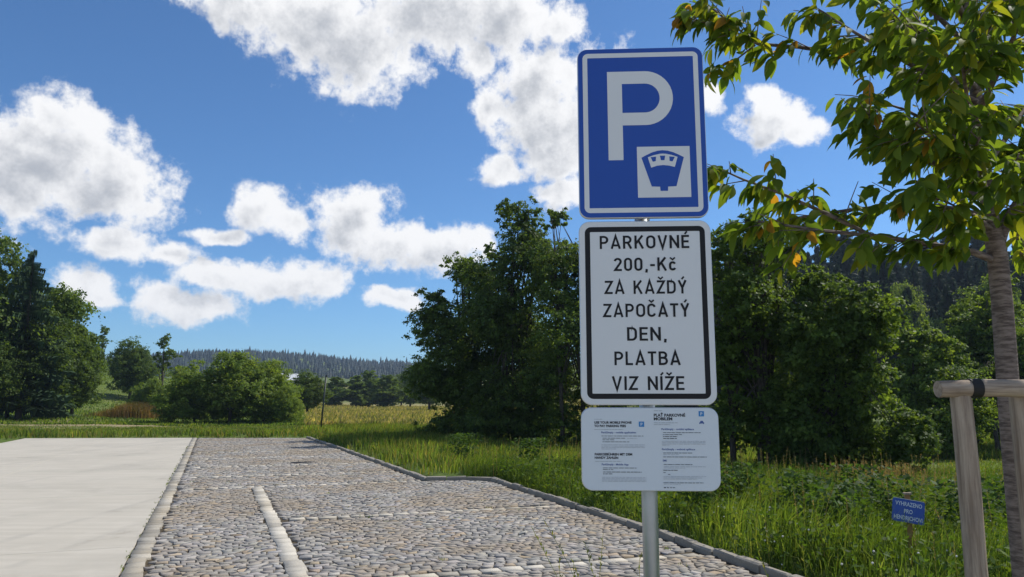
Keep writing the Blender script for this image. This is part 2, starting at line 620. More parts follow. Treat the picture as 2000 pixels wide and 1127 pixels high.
def sett_batch(poly, z, col, r2):
    """poly (n,k,2) outlines in world xy, convex-ish -> V (n,3k,3), shared topology: top cap, bevel and skirt"""
    n, k, _ = poly.shape
    c = poly.mean(1, keepdims=True)
    d = poly - c
    ln = np.linalg.norm(d, axis=2, keepdims=True)
    top = c + d * np.maximum(0, (ln - .005)) / ln
    tilt = r2.normal(0, .014, (n, 1, 2))
    def zz(p, base):
        return (base + z[:, None] + ((p - c) * tilt).sum(2))[..., None]
    mid = c + d * np.maximum(0, (ln - .002)) / ln
    Vt = np.concatenate([top, zz(top, 0.0)], 2)
    Vm = np.concatenate([mid, zz(mid, -.007)], 2)
    Vb = np.concatenate([poly, np.full((n, k, 1), -.05)], 2)
    return np.concatenate([Vt, Vm, Vb], 1)


def sett_faces(k):
    f = [list(range(k))]
    for a in (0, k):
        for i in range(k):
            j = (i + 1) % k
            f.append([a + i, a + k + i, a + k + j, a + j])
    return f


def setts_mesh(name, V, col, mat):
    n, kk, _ = V.shape
    k = kk // 3
    f = sett_faces(k)
    flat = np.concatenate([np.array(q) for q in f])
    cnt = np.array([len(q) for q in f])
    loops = (flat[None] + (np.arange(n) * kk)[:, None]).ravel()
    return mesh_np(name, V.reshape(-1, 3), loops, np.tile(cnt, n), mat, np.repeat(col, kk, 0))


# brick lattice with jittered shared corners
du, dv = .104, .118
u0, u1, v0, v1 = 4.02, 36.4, -.58, 5.4
nr = int((u1 - u0) / du); nc = int((v1 - v0) / dv)
cu = u0 + np.arange(nr + 1)[:, None] * du + np.zeros((1, 2 * nc + 3))
cvv = v0 + np.arange(2 * nc + 3)[None] * dv / 2 + np.zeros((nr + 1, 1))
cu = cu + rng.normal(0, .015, cu.shape) + .05 * np.sin(cvv * 1.9 + cu * .6) + .03 * np.sin(cvv * 4.3 - cu)
cvv = cvv + rng.normal(0, .022, cvv.shape) + .05 * np.sin(cu * 1.3) + .02 * np.sin(cu * 7.1)
polys = []
for r in range(nr):
    o = (r % 2)
    j = np.arange(0, nc) * 2 + o
    polys.append(np.stack([np.stack([cu[r, j + a], cvv[r, j + a]], -1) for a in (0, 1, 2)] + [np.stack([cu[r + 1, j + a], cvv[r + 1, j + a]], -1) for a in (2, 1, 0)], 1))
polys = np.concatenate(polys)
cen = polys.mean(1)
keep = np.abs(cen[:, 0] - u0) < 99
keep &= cen[:, 1] > -.487 - .075 * (cen[:, 0] - 4) / 32
keep &= cen[:, 0] < np.array([far_u(v) for v in cen[:, 1]]) - .08
for (bu, ba, bb) in BANDS_T:
    keep &= ~((np.abs(cen[:, 0] - bu) < .115) & (cen[:, 1] > ba) & (cen[:, 1] < bb))
keep &= ~((np.abs(cen[:, 1] - STRIP_B[0]) < .118) & (cen[:, 0] < 15.2))
GR_U, GR_V = 20.7, 2.25
keep &= ~((np.abs(cen[:, 0] - GR_U) < .20) & (np.abs(cen[:, 1] - GR_V) < .32))
wpoly = polys[..., 0:1] * UX + polys[..., 1:2] * VX
kd = sdf_poly(wpoly.mean(1)[:, 0], wpoly.mean(1)[:, 1], LOT)
keep &= kd < -.13
wpoly = wpoly[keep]; cen = cen[keep]
c0 = wpoly.mean(1, keepdims=True)
d0 = wpoly - c0
l0 = np.linalg.norm(d0, axis=2, keepdims=True)
wpoly = c0 + d0 * np.maximum(.3, (l0 - rng.uniform(.003, .013, (len(l0), 1, 1))) / l0)
n = len(wpoly)
g = rng.normal(.315, .05, n).clip(.17, .48)
col = np.stack([g * rng.normal(1.03, .02, n), g * .97, g * rng.normal(.89, .025, n)], -1)
tanm = rng.random(n) < .10
col[tanm] *= np.array([1.12, .96, .76])
z = rng.normal(0, .003, n)
VS = sett_batch(wpoly, z, col, rng)
wc = wpoly.mean(1)
# the ones that show largest: nearest within the frame
fy = wc[:, 1]
px = CX + F_PX * wc[:, 0] / (fy * math.cos(PITCH) - CAM_H * math.sin(PITCH))
vis = (fy > 7.15) & (px > 0) & (px < 1500)
order = np.argsort(np.where(vis, fy, 1e9))[:300]
mask = np.zeros(n, bool); mask[order] = True
for i in order:
    link('sett', setts_mesh('sett', VS[i:i + 1], col[i:i + 1], M['sett']), pav)
link('sett_field', setts_mesh('sett_field', VS[~mask], col[~mask], M['sett']), pav, kind='stuff')


def band(name, p0, p1, width, length, pale):
    root = bpy.data.objects.new(name, None)
    COL.objects.link(root)
    root['kind'] = 'structure'
    p0 = np.array(p0); p1 = np.array(p1)
    L = np.linalg.norm(uv(*p1) - uv(*p0))
    d = (uv(*p1) - uv(*p0)) / L
    nrm = np.array([-d[1], d[0]])
    s = 0
    while s < L:
        l = length * rng.uniform(.75, 1.25)
        w = width * rng.uniform(.88, 1.06) / 2
        a, b = s + .006, min(s + l - .006, L)
        if b - a < .04:
            break
        o0 = uv(*p0) + nrm * rng.normal(0, .006)
        j = lambda: rng.normal(0, .006)
        pl = []
        for (t, q) in ((a, -1), ((a + b) / 2, -1), (b, -1), (b, 1), ((a + b) / 2, 1), (a, 1)):
            pl.append(o0 + d * (t + j()) + nrm * (w * q + j()))
        pl = np.array(pl)[None]
        br = rng.choice([.36, .46, .54, .60], p=[.15, .25, .3, .3]) if pale else rng.choice([.27, .36, .45], p=[.35, .4, .25])
        cc = np.array([[br, br * .93, br * .80]]) * rng.normal(1, .04)
        Vb = sett_batch(pl, np.array([rng.normal(.004, .0015)]), cc, rng)
        link('sett', setts_mesh('sett', Vb, cc, M['sett_pale']), root)
        s += l
    return root


band('edging_strip', (4.0, -.615), (36.05, -.69), .19, .25, False)
band('bay_line', (4.3, .815), (15.12, .845), .195, .25, True)
for (bu, ba, bb) in BANDS_T:
    e = [x for x in KERB]
    band('bay_line', (bu + .06, ba + .1 if ba > 0 else ba), (bu - .12, bb - .02), .135, .21, True)

# drain grate
gp = uv(GR_U, GR_V)
dr = bpy.data.objects.new('drain_grate', None); COL.objects.link(dr)
dr.location = (*gp, -.02); dr.rotation_euler = (0, 0, -A)
dr['label'] = 'dark cast iron drain grate set flat in the cobbles'; dr['category'] = 'drain'
V, F = [], []
for b in ((-.27, .27, -.17, -.14, -.02, .024), (-.27, .27, .14, .17, -.02, .024), (-.27, -.24, -.14, .14, -.02, .024), (.24, .27, -.14, .14, -.02, .024)):
    v, f = box(*b); F += [tuple(len(V) + i for i in q) for q in f]; V += v
link('frame', mesh_py('grate_frame', V, F, M['iron']), dr)
v, f = box(-.235, .235, -.135, .135, -.02, -.012)
link('pit', mesh_py('grate_pit', v, f, M['rubber']), dr)
bar = mesh_py('grate_bar', *box(-.012, .012, -.139, .139, -.008, .02), M['iron'])
for i in range(9):
    link('bar', bar, dr, (-.2 + i * .05, 0, 0))

# kerb stones
kerb = bpy.data.objects.new('kerb', None); COL.objects.link(kerb); kerb['kind'] = 'structure'


def kerb_run(a, b):
    a = np.array(uv(*a)); b = np.array(uv(*b))
    L = np.linalg.norm(b - a); d = (b - a) / L
    nn = np.array([d[1], -d[0]])
    k = max(1, round(L / .42))
    for i in range(k):
        s0, s1 = L * i / k + .006, L * (i + 1) / k - .006
        w = .048 * rng.uniform(.85, 1.12); zt = .062 + rng.normal(0, .006)
        sh = rng.normal(0, .006)
        V = []
        for (zz, ins) in ((-.25, 0), (zt - .016, 0), (zt, .014)):
            for (t, q) in ((s0 + ins, -w + ins), (s1 - ins, -w + ins), (s1 - ins, w - ins), (s0 + ins, w - ins)):
                p = a + d * t + nn * (q + sh + (rng.normal(0, .004) if zz > 0 else 0))
                V.append((*p, zz + (rng.normal(0, .004) if zz > 0 else 0)))
        F = [(8, 9, 10, 11), (3, 2, 1, 0)]
        for r in (0, 4):
            for q in range(4):
                q2 = (q + 1) % 4
                F.append((r + q, r + q2, r + 4 + q2, r + 4 + q))
        link('kerb_stone', mesh_py('kerb_stone', V, F, M['kerb']), kerb)


for i in range(len(KERB) - 1):
    kerb_run(KERB[i], KERB[i + 1])
kerb_run((4.0, -.7), (4.0, 4.8))

# ------------------------------------------------------------------ the parking sign post
YAW = rad(-3.0)
SX, SY = .512, 2.815
post = bpy.data.objects.new('parking_sign_post', None); COL.objects.link(post)
post.location = (SX, SY, 0); post.rotation_euler = (0, 0, YAW)
post['label'] = 'grey steel post carrying three traffic signs about parking fees'; post['category'] = 'sign'


def rrect(w, h, r, seg=8):
    P = []
    for (cx, cy, a0) in ((w / 2 - r, h / 2 - r, 0), (-w / 2 + r, h / 2 - r, 90), (-w / 2 + r, -h / 2 + r, 180), (w / 2 - r, -h / 2 + r, 270)):
        for i in range(seg + 1):
            t = rad(a0 + 90 * i / seg)
            P.append((cx + r * math.cos(t), cy + r * math.sin(t)))
    return P


def slab(name, outline, y0, y1, mat, parent, bev=.0):
    """outline in (x,z); extruded from y0 (front) to y1 (back)"""
    n = len(outline)
    V = [(x, y0, z) for x, z in outline] + [(x, y1, z) for x, z in outline]
    F = [tuple(range(n)), tuple(range(2 * n - 1, n - 1, -1))]
    for i in range(n):
        j = (i + 1) % n
        F.append((i, n + i, n + j, j))
    me = mesh_py(name, V, F, mat)
    o = link(name, me, parent)
    if bev:
        b = o.modifiers.new('bevel', 'BEVEL'); b.width = bev; b.segments = 2; b.limit_method = 'ANGLE'; b.angle_limit = rad(50)
    return o


def sheet(name, polys, y, mat, parent):
    V, F = [], []
    for k, P in enumerate(polys):
        b = len(V)
        V += [(x, y - k * .00002, z) for x, z in P]
        F.append(tuple(range(b, b + len(P))))
    return link(name, mesh_py(name, V, F, mat), parent)


def ring(name, outer, inner, y, mat, parent):
    n = len(outer)
    V = [(x, y, z) for x, z in outer] + [(x, y, z) for x, z in inner]
    F = [(i, (i + 1) % n, n + (i + 1) % n, n + i) for i in range(n)]
    return link(name, mesh_py(name, V, F, mat), parent)


def ribbon(pts, w, closed=False):
    """quads of a stroke of width w with mitred joints; returns one outline"""
    P = [Vector(p) for p in pts]
    n = len(P)
    Lf, Rt = [], []
    for i in range(n):
        if closed:
            a, b = P[i - 1], P[(i + 1) % n]
            d0 = (P[i] - a).normalized(); d1 = (b - P[i]).normalized()
        else:
            d0 = (P[i] - P[i - 1]).normalized() if i else (P[1] - P[0]).normalized()
            d1 = (P[i + 1] - P[i]).normalized() if i < n - 1 else d0
        n0 = Vector((-d0.y, d0.x)); n1 = Vector((-d1.y, d1.x))
        m = (n0 + n1).normalized()
        k = min(3.0, 1 / max(.25, m.dot(n0)))
        Lf.append(P[i] + m * (w / 2 * k)); Rt.append(P[i] - m * (w / 2 * k))
    Q = []
    for i in range(n if closed else n - 1):
        j = (i + 1) % n
        Q.append([Lf[i][:], Lf[j][:], Rt[j][:], Rt[i][:]])
    return Q


def arc(cx, cy, rx, ry, a0, a1, n=12):
    return [(cx + rx * math.cos(rad(a0 + (a1 - a0) * i / n)), cy + ry * math.sin(rad(a0 + (a1 - a0) * i / n))) for i in range(n + 1)]


# drawn letters, cap height 1, strokes by centre line (width .14)
SW = .155
h_ = SW / 2
T, B_ = 1 - h_, h_


def oval(w):
    r = (w - SW) / 2
    return arc(w / 2, T - r, r, r, 0, 180) + arc(w / 2, B_ + r, r, r, 180, 360)


def bowl(w, top, bot, x0=h_):
    r = (top - bot) / 2
    xr = w - h_ - r
    return [(x0, top)] + arc(xr, (top + bot) / 2, r, r, 90, -90) + [(x0, bot)]


GL = {
    'P': (.60, [([(h_, 0), (h_, 1)], 0), (bowl(.60, T, .46), 0)]),
    'R': (.64, [([(h_, 0), (h_, 1)], 0), (bowl(.60, T, .46), 0), ([(.33, .46), (.56, 0)], 0)]),
    'B': (.62, [([(h_, 0), (h_, 1)], 0), (bowl(.58, T, .53), 0), (bowl(.62, .53, B_), 0)]),
    'D': (.63, [([(h_, 0), (h_, 1)], 0), ([(h_, T), (.30, T)] + arc(.30, T - .26, .63 - h_ - .30, .26, 90, 0, 8) + arc(.30, B_ + .26, .63 - h_ - .30, .26, 0, -90, 8) + [(h_, B_)], 0)]),
    'A': (.70, [([(.07, 0), (.35, .97), (.63, 0)], 0), ([(.17, .26), (.53, .26)], 0)]),
    'V': (.66, [([(.07, 1), (.33, .03), (.59, 1)], 0)]),
    'K': (.65, [([(h_, 0), (h_, 1)], 0), ([(h_, .36), (.56, 1)], 0), ([(.27, .60), (.58, 0)], 0)]),
    'O': (.64, [(oval(.64), 1)]),
    '0': (.56, [(oval(.56), 1)]),
    'N': (.66, [([(h_, 0), (h_, 1)], 0), ([(h_, .93), (.66 - h_, .07)], 0), ([(.66 - h_, 0), (.66 - h_, 1)], 0)]),
    'E': (.53, [([(.53, T), (h_, T), (h_, B_), (.53, B_)], 0), ([(h_, .51), (.49, .51)], 0)]),
    'Z': (.58, [([(.02, T), (.53, T), (.07, B_), (.58, B_)], 0)]),
    'T': (.58, [([(0, T), (.58, T)], 0), ([(.29, 0), (.29, 1)], 0)]),
    'L': (.50, [([(h_, 1), (h_, B_), (.50, B_)], 0)]),
    'I': (.145, [([(h_, 0), (h_, 1)], 0)]),
    'Y': (.62, [([(.06, 1), (.31, .44)], 0), ([(.56, 1), (.31, .44)], 0), ([(.31, .48), (.31, 0)], 0)]),
    'C': (.60, [(arc(.30 + .0, T - .2275, .2275, .2275, 12, 180, 10) + arc(.30, B_ + .2275, .2275, .2275, 180, 348, 10), 0)]),
    'c': (.48, [(arc(.24, .70 - h_ - .17, .17, .17, 20, 180, 8) + arc(.24, B_ + .17, .17, .17, 180, 340, 8), 0)]),
    '2': (.55, [(arc(.275, T - .205, .205, .205, 170, -25, 10) + [(.09, B_), (.55, B_)], 0)]),
    ',': (.20, [([(.13, .13), (.10, -.14)], 0)]),
    '-': (.36, [([(.02, .42), (.34, .42)], 0)]),
    ' ': (.34, []),
}
ACC = {'É': ('E', 'a'), 'Ž': ('Z', 'v'), 'Ý': ('Y', 'a'), 'Č': ('C', 'v'), 'č': ('c', 'v'), 'Í': ('I', 'a')}


def lettering(text, width, cap, cx, base, gap=.155):
    words, polys, x = [], [], 0
    for ch in text:
        if ch == ' ':
            words.append(polys); polys = []
        g, ac = ACC.get(ch, (ch, None))
        w, st = GL[g]
        for pts, cl in st:
            qs = ribbon(pts, SW, bool(cl))
            polys += [[(x + p[0], p[1]) for p in q] for q in qs]
        top = .72 if g == 'c' else 1.0
        if ac == 'a':
            q = ribbon([(w / 2 - .03, top + .07), (w / 2 + .13, top + .27)], .12)
            polys += [[(x + p[0], p[1]) for p in r] for r in q]
        if ac == 'v':
            q = ribbon([(w / 2 - .17, top + .26), (w / 2, top + .10), (w / 2 + .17, top + .26)], .11)
            polys += [[(x + p[0], p[1]) for p in r] for r in q]
        x += w + gap
    x -= gap
    sx = width / x
    words.append(polys)
    return [[[(cx - width / 2 + p[0] * sx, base + p[1] * cap) for p in q] for q in w] for w in words]


# pole
zt = 2.99
V, F = tubes([([(0, .062, -.4), (0, .062, zt)], [.030, .030])], 24)
pole = link('pole', mesh_py('pole', V, F, M['galv'], True), post)
V, F = tubes([([(0, .062, zt), (0, .062, zt + .012)], [.031, .029])], 24)
link('pole_cap', mesh_py('pole_cap', V, F, M['rubber']), post)
for zz in (2.85, 2.42, 2.13, 1.72, 1.50, 1.34):
    v, f = box(-.045, .045, .024, .100, -.012, .012)
    cl = link('clamp', mesh_py('clamp', v, f, M['galv']), post, (0, 0, zz))


def panel(name, w, h, zc, face, rim, r, label):
    root = bpy.data.objects.new(name, None); COL.objects.link(root)
    root.parent = post; root.location = (0, 0, zc); root['label'] = label
    slab('rim', rrect(w, h, r), .0015, .022, M['alu'], root, .003)
    slab('face', rrect(w - rim, h - rim, r - rim / 2), -.0012, .0010, face, root)
    return root


# 1: the blue P sign (mm from its top left corner)
p1 = panel('parking_panel', .500, .700, 2.652, M['sign_blue'], .006, .040, 'blue sign with a large white P and a parking meter symbol')
mm = lambda x, y, w=500, h=700: ((x - w / 2) / 1000, (h / 2 - y) / 1000)
seg = 8
ring('border', rrect(.458, .658, .022, seg), rrect(.420, .620, .003, seg), -.0016, M['sign_white'], p1)
stemw, ty, by = 58, 100, 467
Pp = [[mm(118, ty), mm(118, by), mm(118 + stemw, by), mm(118 + stemw, ty)]]
rc = (325 - 100) / 2
ctr = [(176, 126), (266, 126)] + [(266 + 84 * math.sin(rad(t)), 212.5 - 86.5 * math.cos(rad(t))) for t in np.linspace(8, 172, 18)] + [(266, 299), (176, 299)]
Pp += [[mm(*p) for p in q] for q in ribbon(ctr, 52)]
sheet('letter_p', Pp, -.0016, M['sign_white'], p1)
sq = sheet('meter_square', [[mm(229, 414), mm(229, 620), mm(434, 620), mm(434, 414)]], -.0016, M['sign_white'], p1)
mp_ = lambda X, Y: mm(229 + (X - 430) * 205 / 305, 414 + (Y - 660) * 206 / 293)
top = [(455, 724)] + [(455 + 245 * t, 724 - 42 * math.sin(math.pi * t)) for t in (.12, .25, .38, .5, .62, .75, .88)] + [(700, 724)]
sheet('meter_body', [[mp_(*p) for p in top + [(652, 890), (604, 892), (603, 916), (560, 916), (558, 892), (510, 890)]]], -.0020, M['sign_blue'], p1)
win = [(492, 722)] + [(492 + 172 * t, 722 - 20 * math.sin(math.pi * t)) for t in (.2, .4, .5, .6, .8)] + [(664, 722), (646, 780)] + [(646 - 136 * t, 780 - 12 * math.sin(math.pi * t)) for t in (.25, .5, .75)] + [(510, 782)]
sheet('meter_window', [[mp_(*p) for p in win]], -.0024, M['sign_white'], p1)
for q in ([(508, 722), (540, 719), (537, 745), (520, 748)], [(562, 714), (592, 714), (588, 740), (567, 740)], [(616, 719), (648, 722), (634, 748), (617, 745)]):
    sheet('meter_tooth', [[mp_(*p) for p in q]], -.0028, M['sign_blue'], p1)

# 2: the fee sign
p2 = panel('fee_panel', .506, .706, 1.937, M['sign_white'], .006, .042, 'white sign with black frame stating the parking fee in Czech')
ring('frame', rrect(.460, .660, .024, seg), rrect(.420, .620, .003, seg), -.0016, M['sign_black'], p2)
for text, wd, base in (('PARKOVNÉ', 342, 110), ('200,-Kč', 237, 197), ('ZA KAŽDÝ', 311, 286), ('ZAPOČATÝ', 325, 375), ('DEN,', 148, 465), ('PLATBA', 247, 557), ('VIZ NÍŽE', 269, 650)):
    for pl in lettering(text, wd / 1000, .0515, -.002, (353 - base) / 1000):
        sheet('lettering', pl, -.0018, M['sign_black'], p2)


# 3: the payment panel
def text_obj(s, size, x, z, y, mat, parent, bold=0.0, width=None, name='lettering'):
    cu_ = bpy.data.curves.new('t', 'FONT')
    cu_.body = s; cu_.size = size; cu_.offset = bold; cu_.resolution_u = 3
    to = bpy.data.objects.new('t', cu_)
    COL.objects.link(to)
    dg = bpy.context.evaluated_depsgraph_get()
    me = bpy.data.meshes.new_from_object(to.evaluated_get(dg))
    bpy.data.objects.remove(to); bpy.data.curves.remove(cu_)
    co = np.empty(len(me.vertices) * 3); me.vertices.foreach_get('co', co); co = co.reshape(-1, 3)
    w = np.ptp(co[:, 0]) if len(co) else 1
    k = width / w if width else 1.0
    co = np.stack([(co[:, 0] - co[:, 0].min()) * k + x, np.full(len(co), y), co[:, 1] + z], -1)
    me.vertices.foreach_set('co', co.ravel()); me.update()
    me.materials.clear(); me.materials.append(mat)
    return link(name, me, parent)


text_obj('TOP', .009, -.008, .3355, -.0020, M['ink_blue'], p1, width=.016)
p3 = panel('payment_panel', .508, .304, 1.424, M['panel_white'], .006, .040, 'small white panel with instructions for paying by phone')
# picture of it 1110..1430 x 780..980 enlarged 5.634: left edge 130, right 1645, top 85, bottom 1000
pm = lambda X, Y: ((X - (128 + (Y - 90) * .022) - 758) / 1510 * .508, (545 - Y) / 912 * .304)


def ptext(s, X0, X1, Yb, size, mat, bold):
    a = pm(X0, Yb); b = pm(X1, Yb)
    text_obj(s, size, a[0], a[1], -.0018, mat, p3, bold, b[0] - a[0])


for s_, a, b, yb in (('USE YOUR MOBILE PHONE', 280, 692, 268), ('TO PAY PARKING FEES', 280, 630, 306), ('PARKGEBÜHREN MIT DEM', 287, 698, 616), ('HANDY ZAHLEN', 287, 545, 653)):
    ptext(s_, a, b, yb, .0118, M['ink'], .0005)
for s_, a, b, yb in (('PLAŤ PARKOVNÉ', 935, 1280, 190), ('MOBILEM', 935, 1138, 230)):
    ptext(s_, a, b, yb, .0148, M['ink'], .0006)
for s_, a, b, yb in (('ParkSimply - mobile application', 358, 740, 375), ('ParkSimply - Mobile App', 364, 658, 724), ('ParkSimply - mobilní aplikace', 1018, 1372, 338), ('ParkSimply - webová aplikace', 1022, 1382, 557), ('SMS', 1030, 1075, 680)):
    ptext(s_, a, b, yb, .0098, M['ink_blue'], .0002)
rt = random.Random(3)


def text_rows(rows, mat, name):
    polys = []
    for (X0, X1, Yc, th) in rows:
        x = X0
        while x < X1:
            w = min(rt.uniform(14, 60), X1 - x)
            a = pm(x, Yc - th / 2); b = pm(x + w, Yc + th / 2)
            polys.append([(a[0], a[1]), (a[0], b[1]), (b[0], b[1]), (b[0], a[1])])
            x += w + rt.uniform(5, 8)
    sheet(name, polys, -.0018, mat, p3)['kind'] = 'stuff'


text_rows([(360, 820, 404, 5), (372, 620, 428, 5), (372, 500, 446, 5), (372, 665, 468, 5), (378, 745, 752, 5), (378, 490, 770, 5), (380, 800, 796, 6), (380, 480, 816, 6),
           (1035, 1445, 366, 5), (1035, 1240, 387, 5), (1035, 1190, 408, 6), (1035, 1185, 430, 6), (1035, 1350, 587, 5), (1035, 1505, 630, 5), (1040, 1350, 712, 5), (1035, 1190, 774, 6), (1035, 1060, 800, 5), (1085, 1110, 818, 5), (1035, 1470, 908, 5), (1040, 1060, 960, 9), (1075, 1090, 960, 9), (1105, 1125, 960, 6), (1135, 1160, 960, 5)], M['ink'], 'small_print')
text_rows([(280, 365, 220, 4), (280, 600, 333, 4), (640, 750, 430, 3), (290, 580, 680, 4), (360, 835, 500, 3), (360, 835, 515, 3), (360, 835, 530, 3), (360, 520, 546, 3), (368, 850, 852, 3), (368, 850, 868, 3), (368, 850, 882, 3), (368, 850, 896, 3),
           (935, 1025, 126, 4), (935, 1195, 258, 4), (935, 1110, 278, 4), (1022, 1495, 460, 3), (1022, 1495, 475, 3), (1022, 1495, 490, 3), (1022, 1105, 503, 3), (1035, 1205, 605, 3), (1040, 1495, 735, 3), (1040, 1270, 749, 3), (1035, 1495, 840, 3), (1035, 1460, 855, 3), (1035, 1400, 868, 3), (1040, 1220, 923, 3)], M['ink_grey'], 'fine_print')


def psq(name, X0, X1, Y0, Y1, mat, y=-.0018):
    a = pm(X0, Y0); b = pm(X1, Y1)
    return sheet(name, [[(a[0], a[1]), (a[0], b[1]), (b[0], b[1]), (b[0], a[1])]], y, mat, p3)


for (X, Y) in ((770, 245), (1425, 130)):
    psq('parking_icon', X, X + 60, Y, Y + 58, M['icon_blue'])
    a = pm(X + 20, Y + 46)
    text_obj('P', .0155, a[0], a[1], -.0022, M['panel_white'], p3, .0003)
car = [(1432, 272), (1432, 255), (1440, 250), (1446, 236), (1470, 236), (1476, 250), (1484, 255), (1484, 272), (1474, 272), (1474, 266), (1442, 266), (1442, 272)]
sheet('car_icon', [[pm(*p) for p in car]], -.0018, M['ink_blue'], p3)

# ------------------------------------------------------------------ small blue sign on a stake in the grass
bs = ground_px(1783, 1112)
bz = float(H(bs[0], bs[1]))
sm = bpy.data.objects.new('small_sign', None); COL.objects.link(sm)
sm.location = (bs[0], bs[1], bz); sm.rotation_euler = (0, 0, rad(-14))
sm['label'] = 'small tilted blue sign on a short wooden stake in the tall grass'; sm['category'] = 'sign'
v, f = box(-.022, .022, -.014, .014, -.25, .665)
link('stake', mesh_py('stake', v, f, M['stake_wood']), sm)
v, f = box(-.034, .034, -.022, .022, .665, .682)
link('stake_head', mesh_py('stake_head', v, f, M['wood']), sm)
pn = bpy.data.objects.new('panel', None); COL.objects.link(pn)
pn.parent = sm; pn.location = (-.01, -.034, .51); pn.rotation_euler = (rad(-10), rad(9), 0)
slab('plate', rrect(.285, .215, .018), -.004, .004, M['small_sign_blue'], pn, .002)
v, f = box(-.135, .135, -.006, .006, .1085, .112)
link('edge_strip', mesh_py('edge_strip', v, f, M['sign_white']), pn)
for s_, w_, z_ in (('VYHRAZENO', .235, .045), ('PRO', .075, -.022), ('HENDRICHOVI', .25, -.085)):
    text_obj(s_, .055, -w_ / 2, z_, -.0065, M['panel_white'], pn, .0008, w_)

# ------------------------------------------------------------------ tree support of round timber and the cherry tree
D1 = 2.62
st = bpy.data.objects.new('tree_support', None); COL.objects.link(st)
a = at(1876, 770, D1); b = at(1906, 1127, D1)
st.location = (a[0], D1, 0)
st['label'] = 'weathered round timber stakes and rail supporting the young cherry tree'; st['category'] = 'tree stake'
railz = at(1880, 762, D1)[2]


def timber(name, p0, p1, r0, r1, mat=M['wood']):
    p0, p1 = Vector(p0), Vector(p1)
    L = (p1 - p0).length
    k = 7
    V, F = tubes([([(random.gauss(0, .0012), random.gauss(0, .0012), L * i / k) for i in range(k + 1)], [(r0 + (r1 - r0) * i / k) * random.uniform(.97, 1.03) for i in range(k + 1)])], 20)
    me = mesh_py(name, V, F, mat, True)
    o = link(name, me, st)
    o.location = p0
    o.rotation_euler = (p1 - p0).to_track_quat('Z', 'Y').to_euler()
    e = o.modifiers.new('edge', 'EDGE_SPLIT'); e.split_angle = rad(60)
    return o


ox = a[0]
timber('stake', (0, 0, -.3), (0, 0, railz - .02), .038, .034)
bx = at(1993, 762, D1)[0] - ox
timber('stake', (bx + .015, .03, -.3), (bx + .015, .03, railz + .035), .037, .034)
rl = at(1827, 762, D1)[0] - ox
timber('rail', (rl, -.015, railz + .004), (bx + .10, -.02, railz + .008), .0285, .031)
V, F = tubes([([(-.002, -.017, 0), (.034, -.017, 0)], [.0335, .0335])], 20)
link('strap', mesh_py('strap', V, F, M['rubber']), st, (.022, 0, railz + .006))

# the cherry tree: limbs drawn by picture position with their own depths
ch = bpy.data.objects.new('cherry_tree', None); COL.objects.link(ch)
D2 = 3.15
tb = at(1975, 860, D2)
tz = float(H(tb[0], D2))
ch.location = (tb[0], D2, tz)
ch['label'] = 'young cherry tree with drooping green leaves behind its timber stakes'; ch['category'] = 'tree'
base = Vector((tb[0], D2, tz))


def cp(px, py, dd=0.0):
    return Vector(at(px, py, D2 + dd)) - base


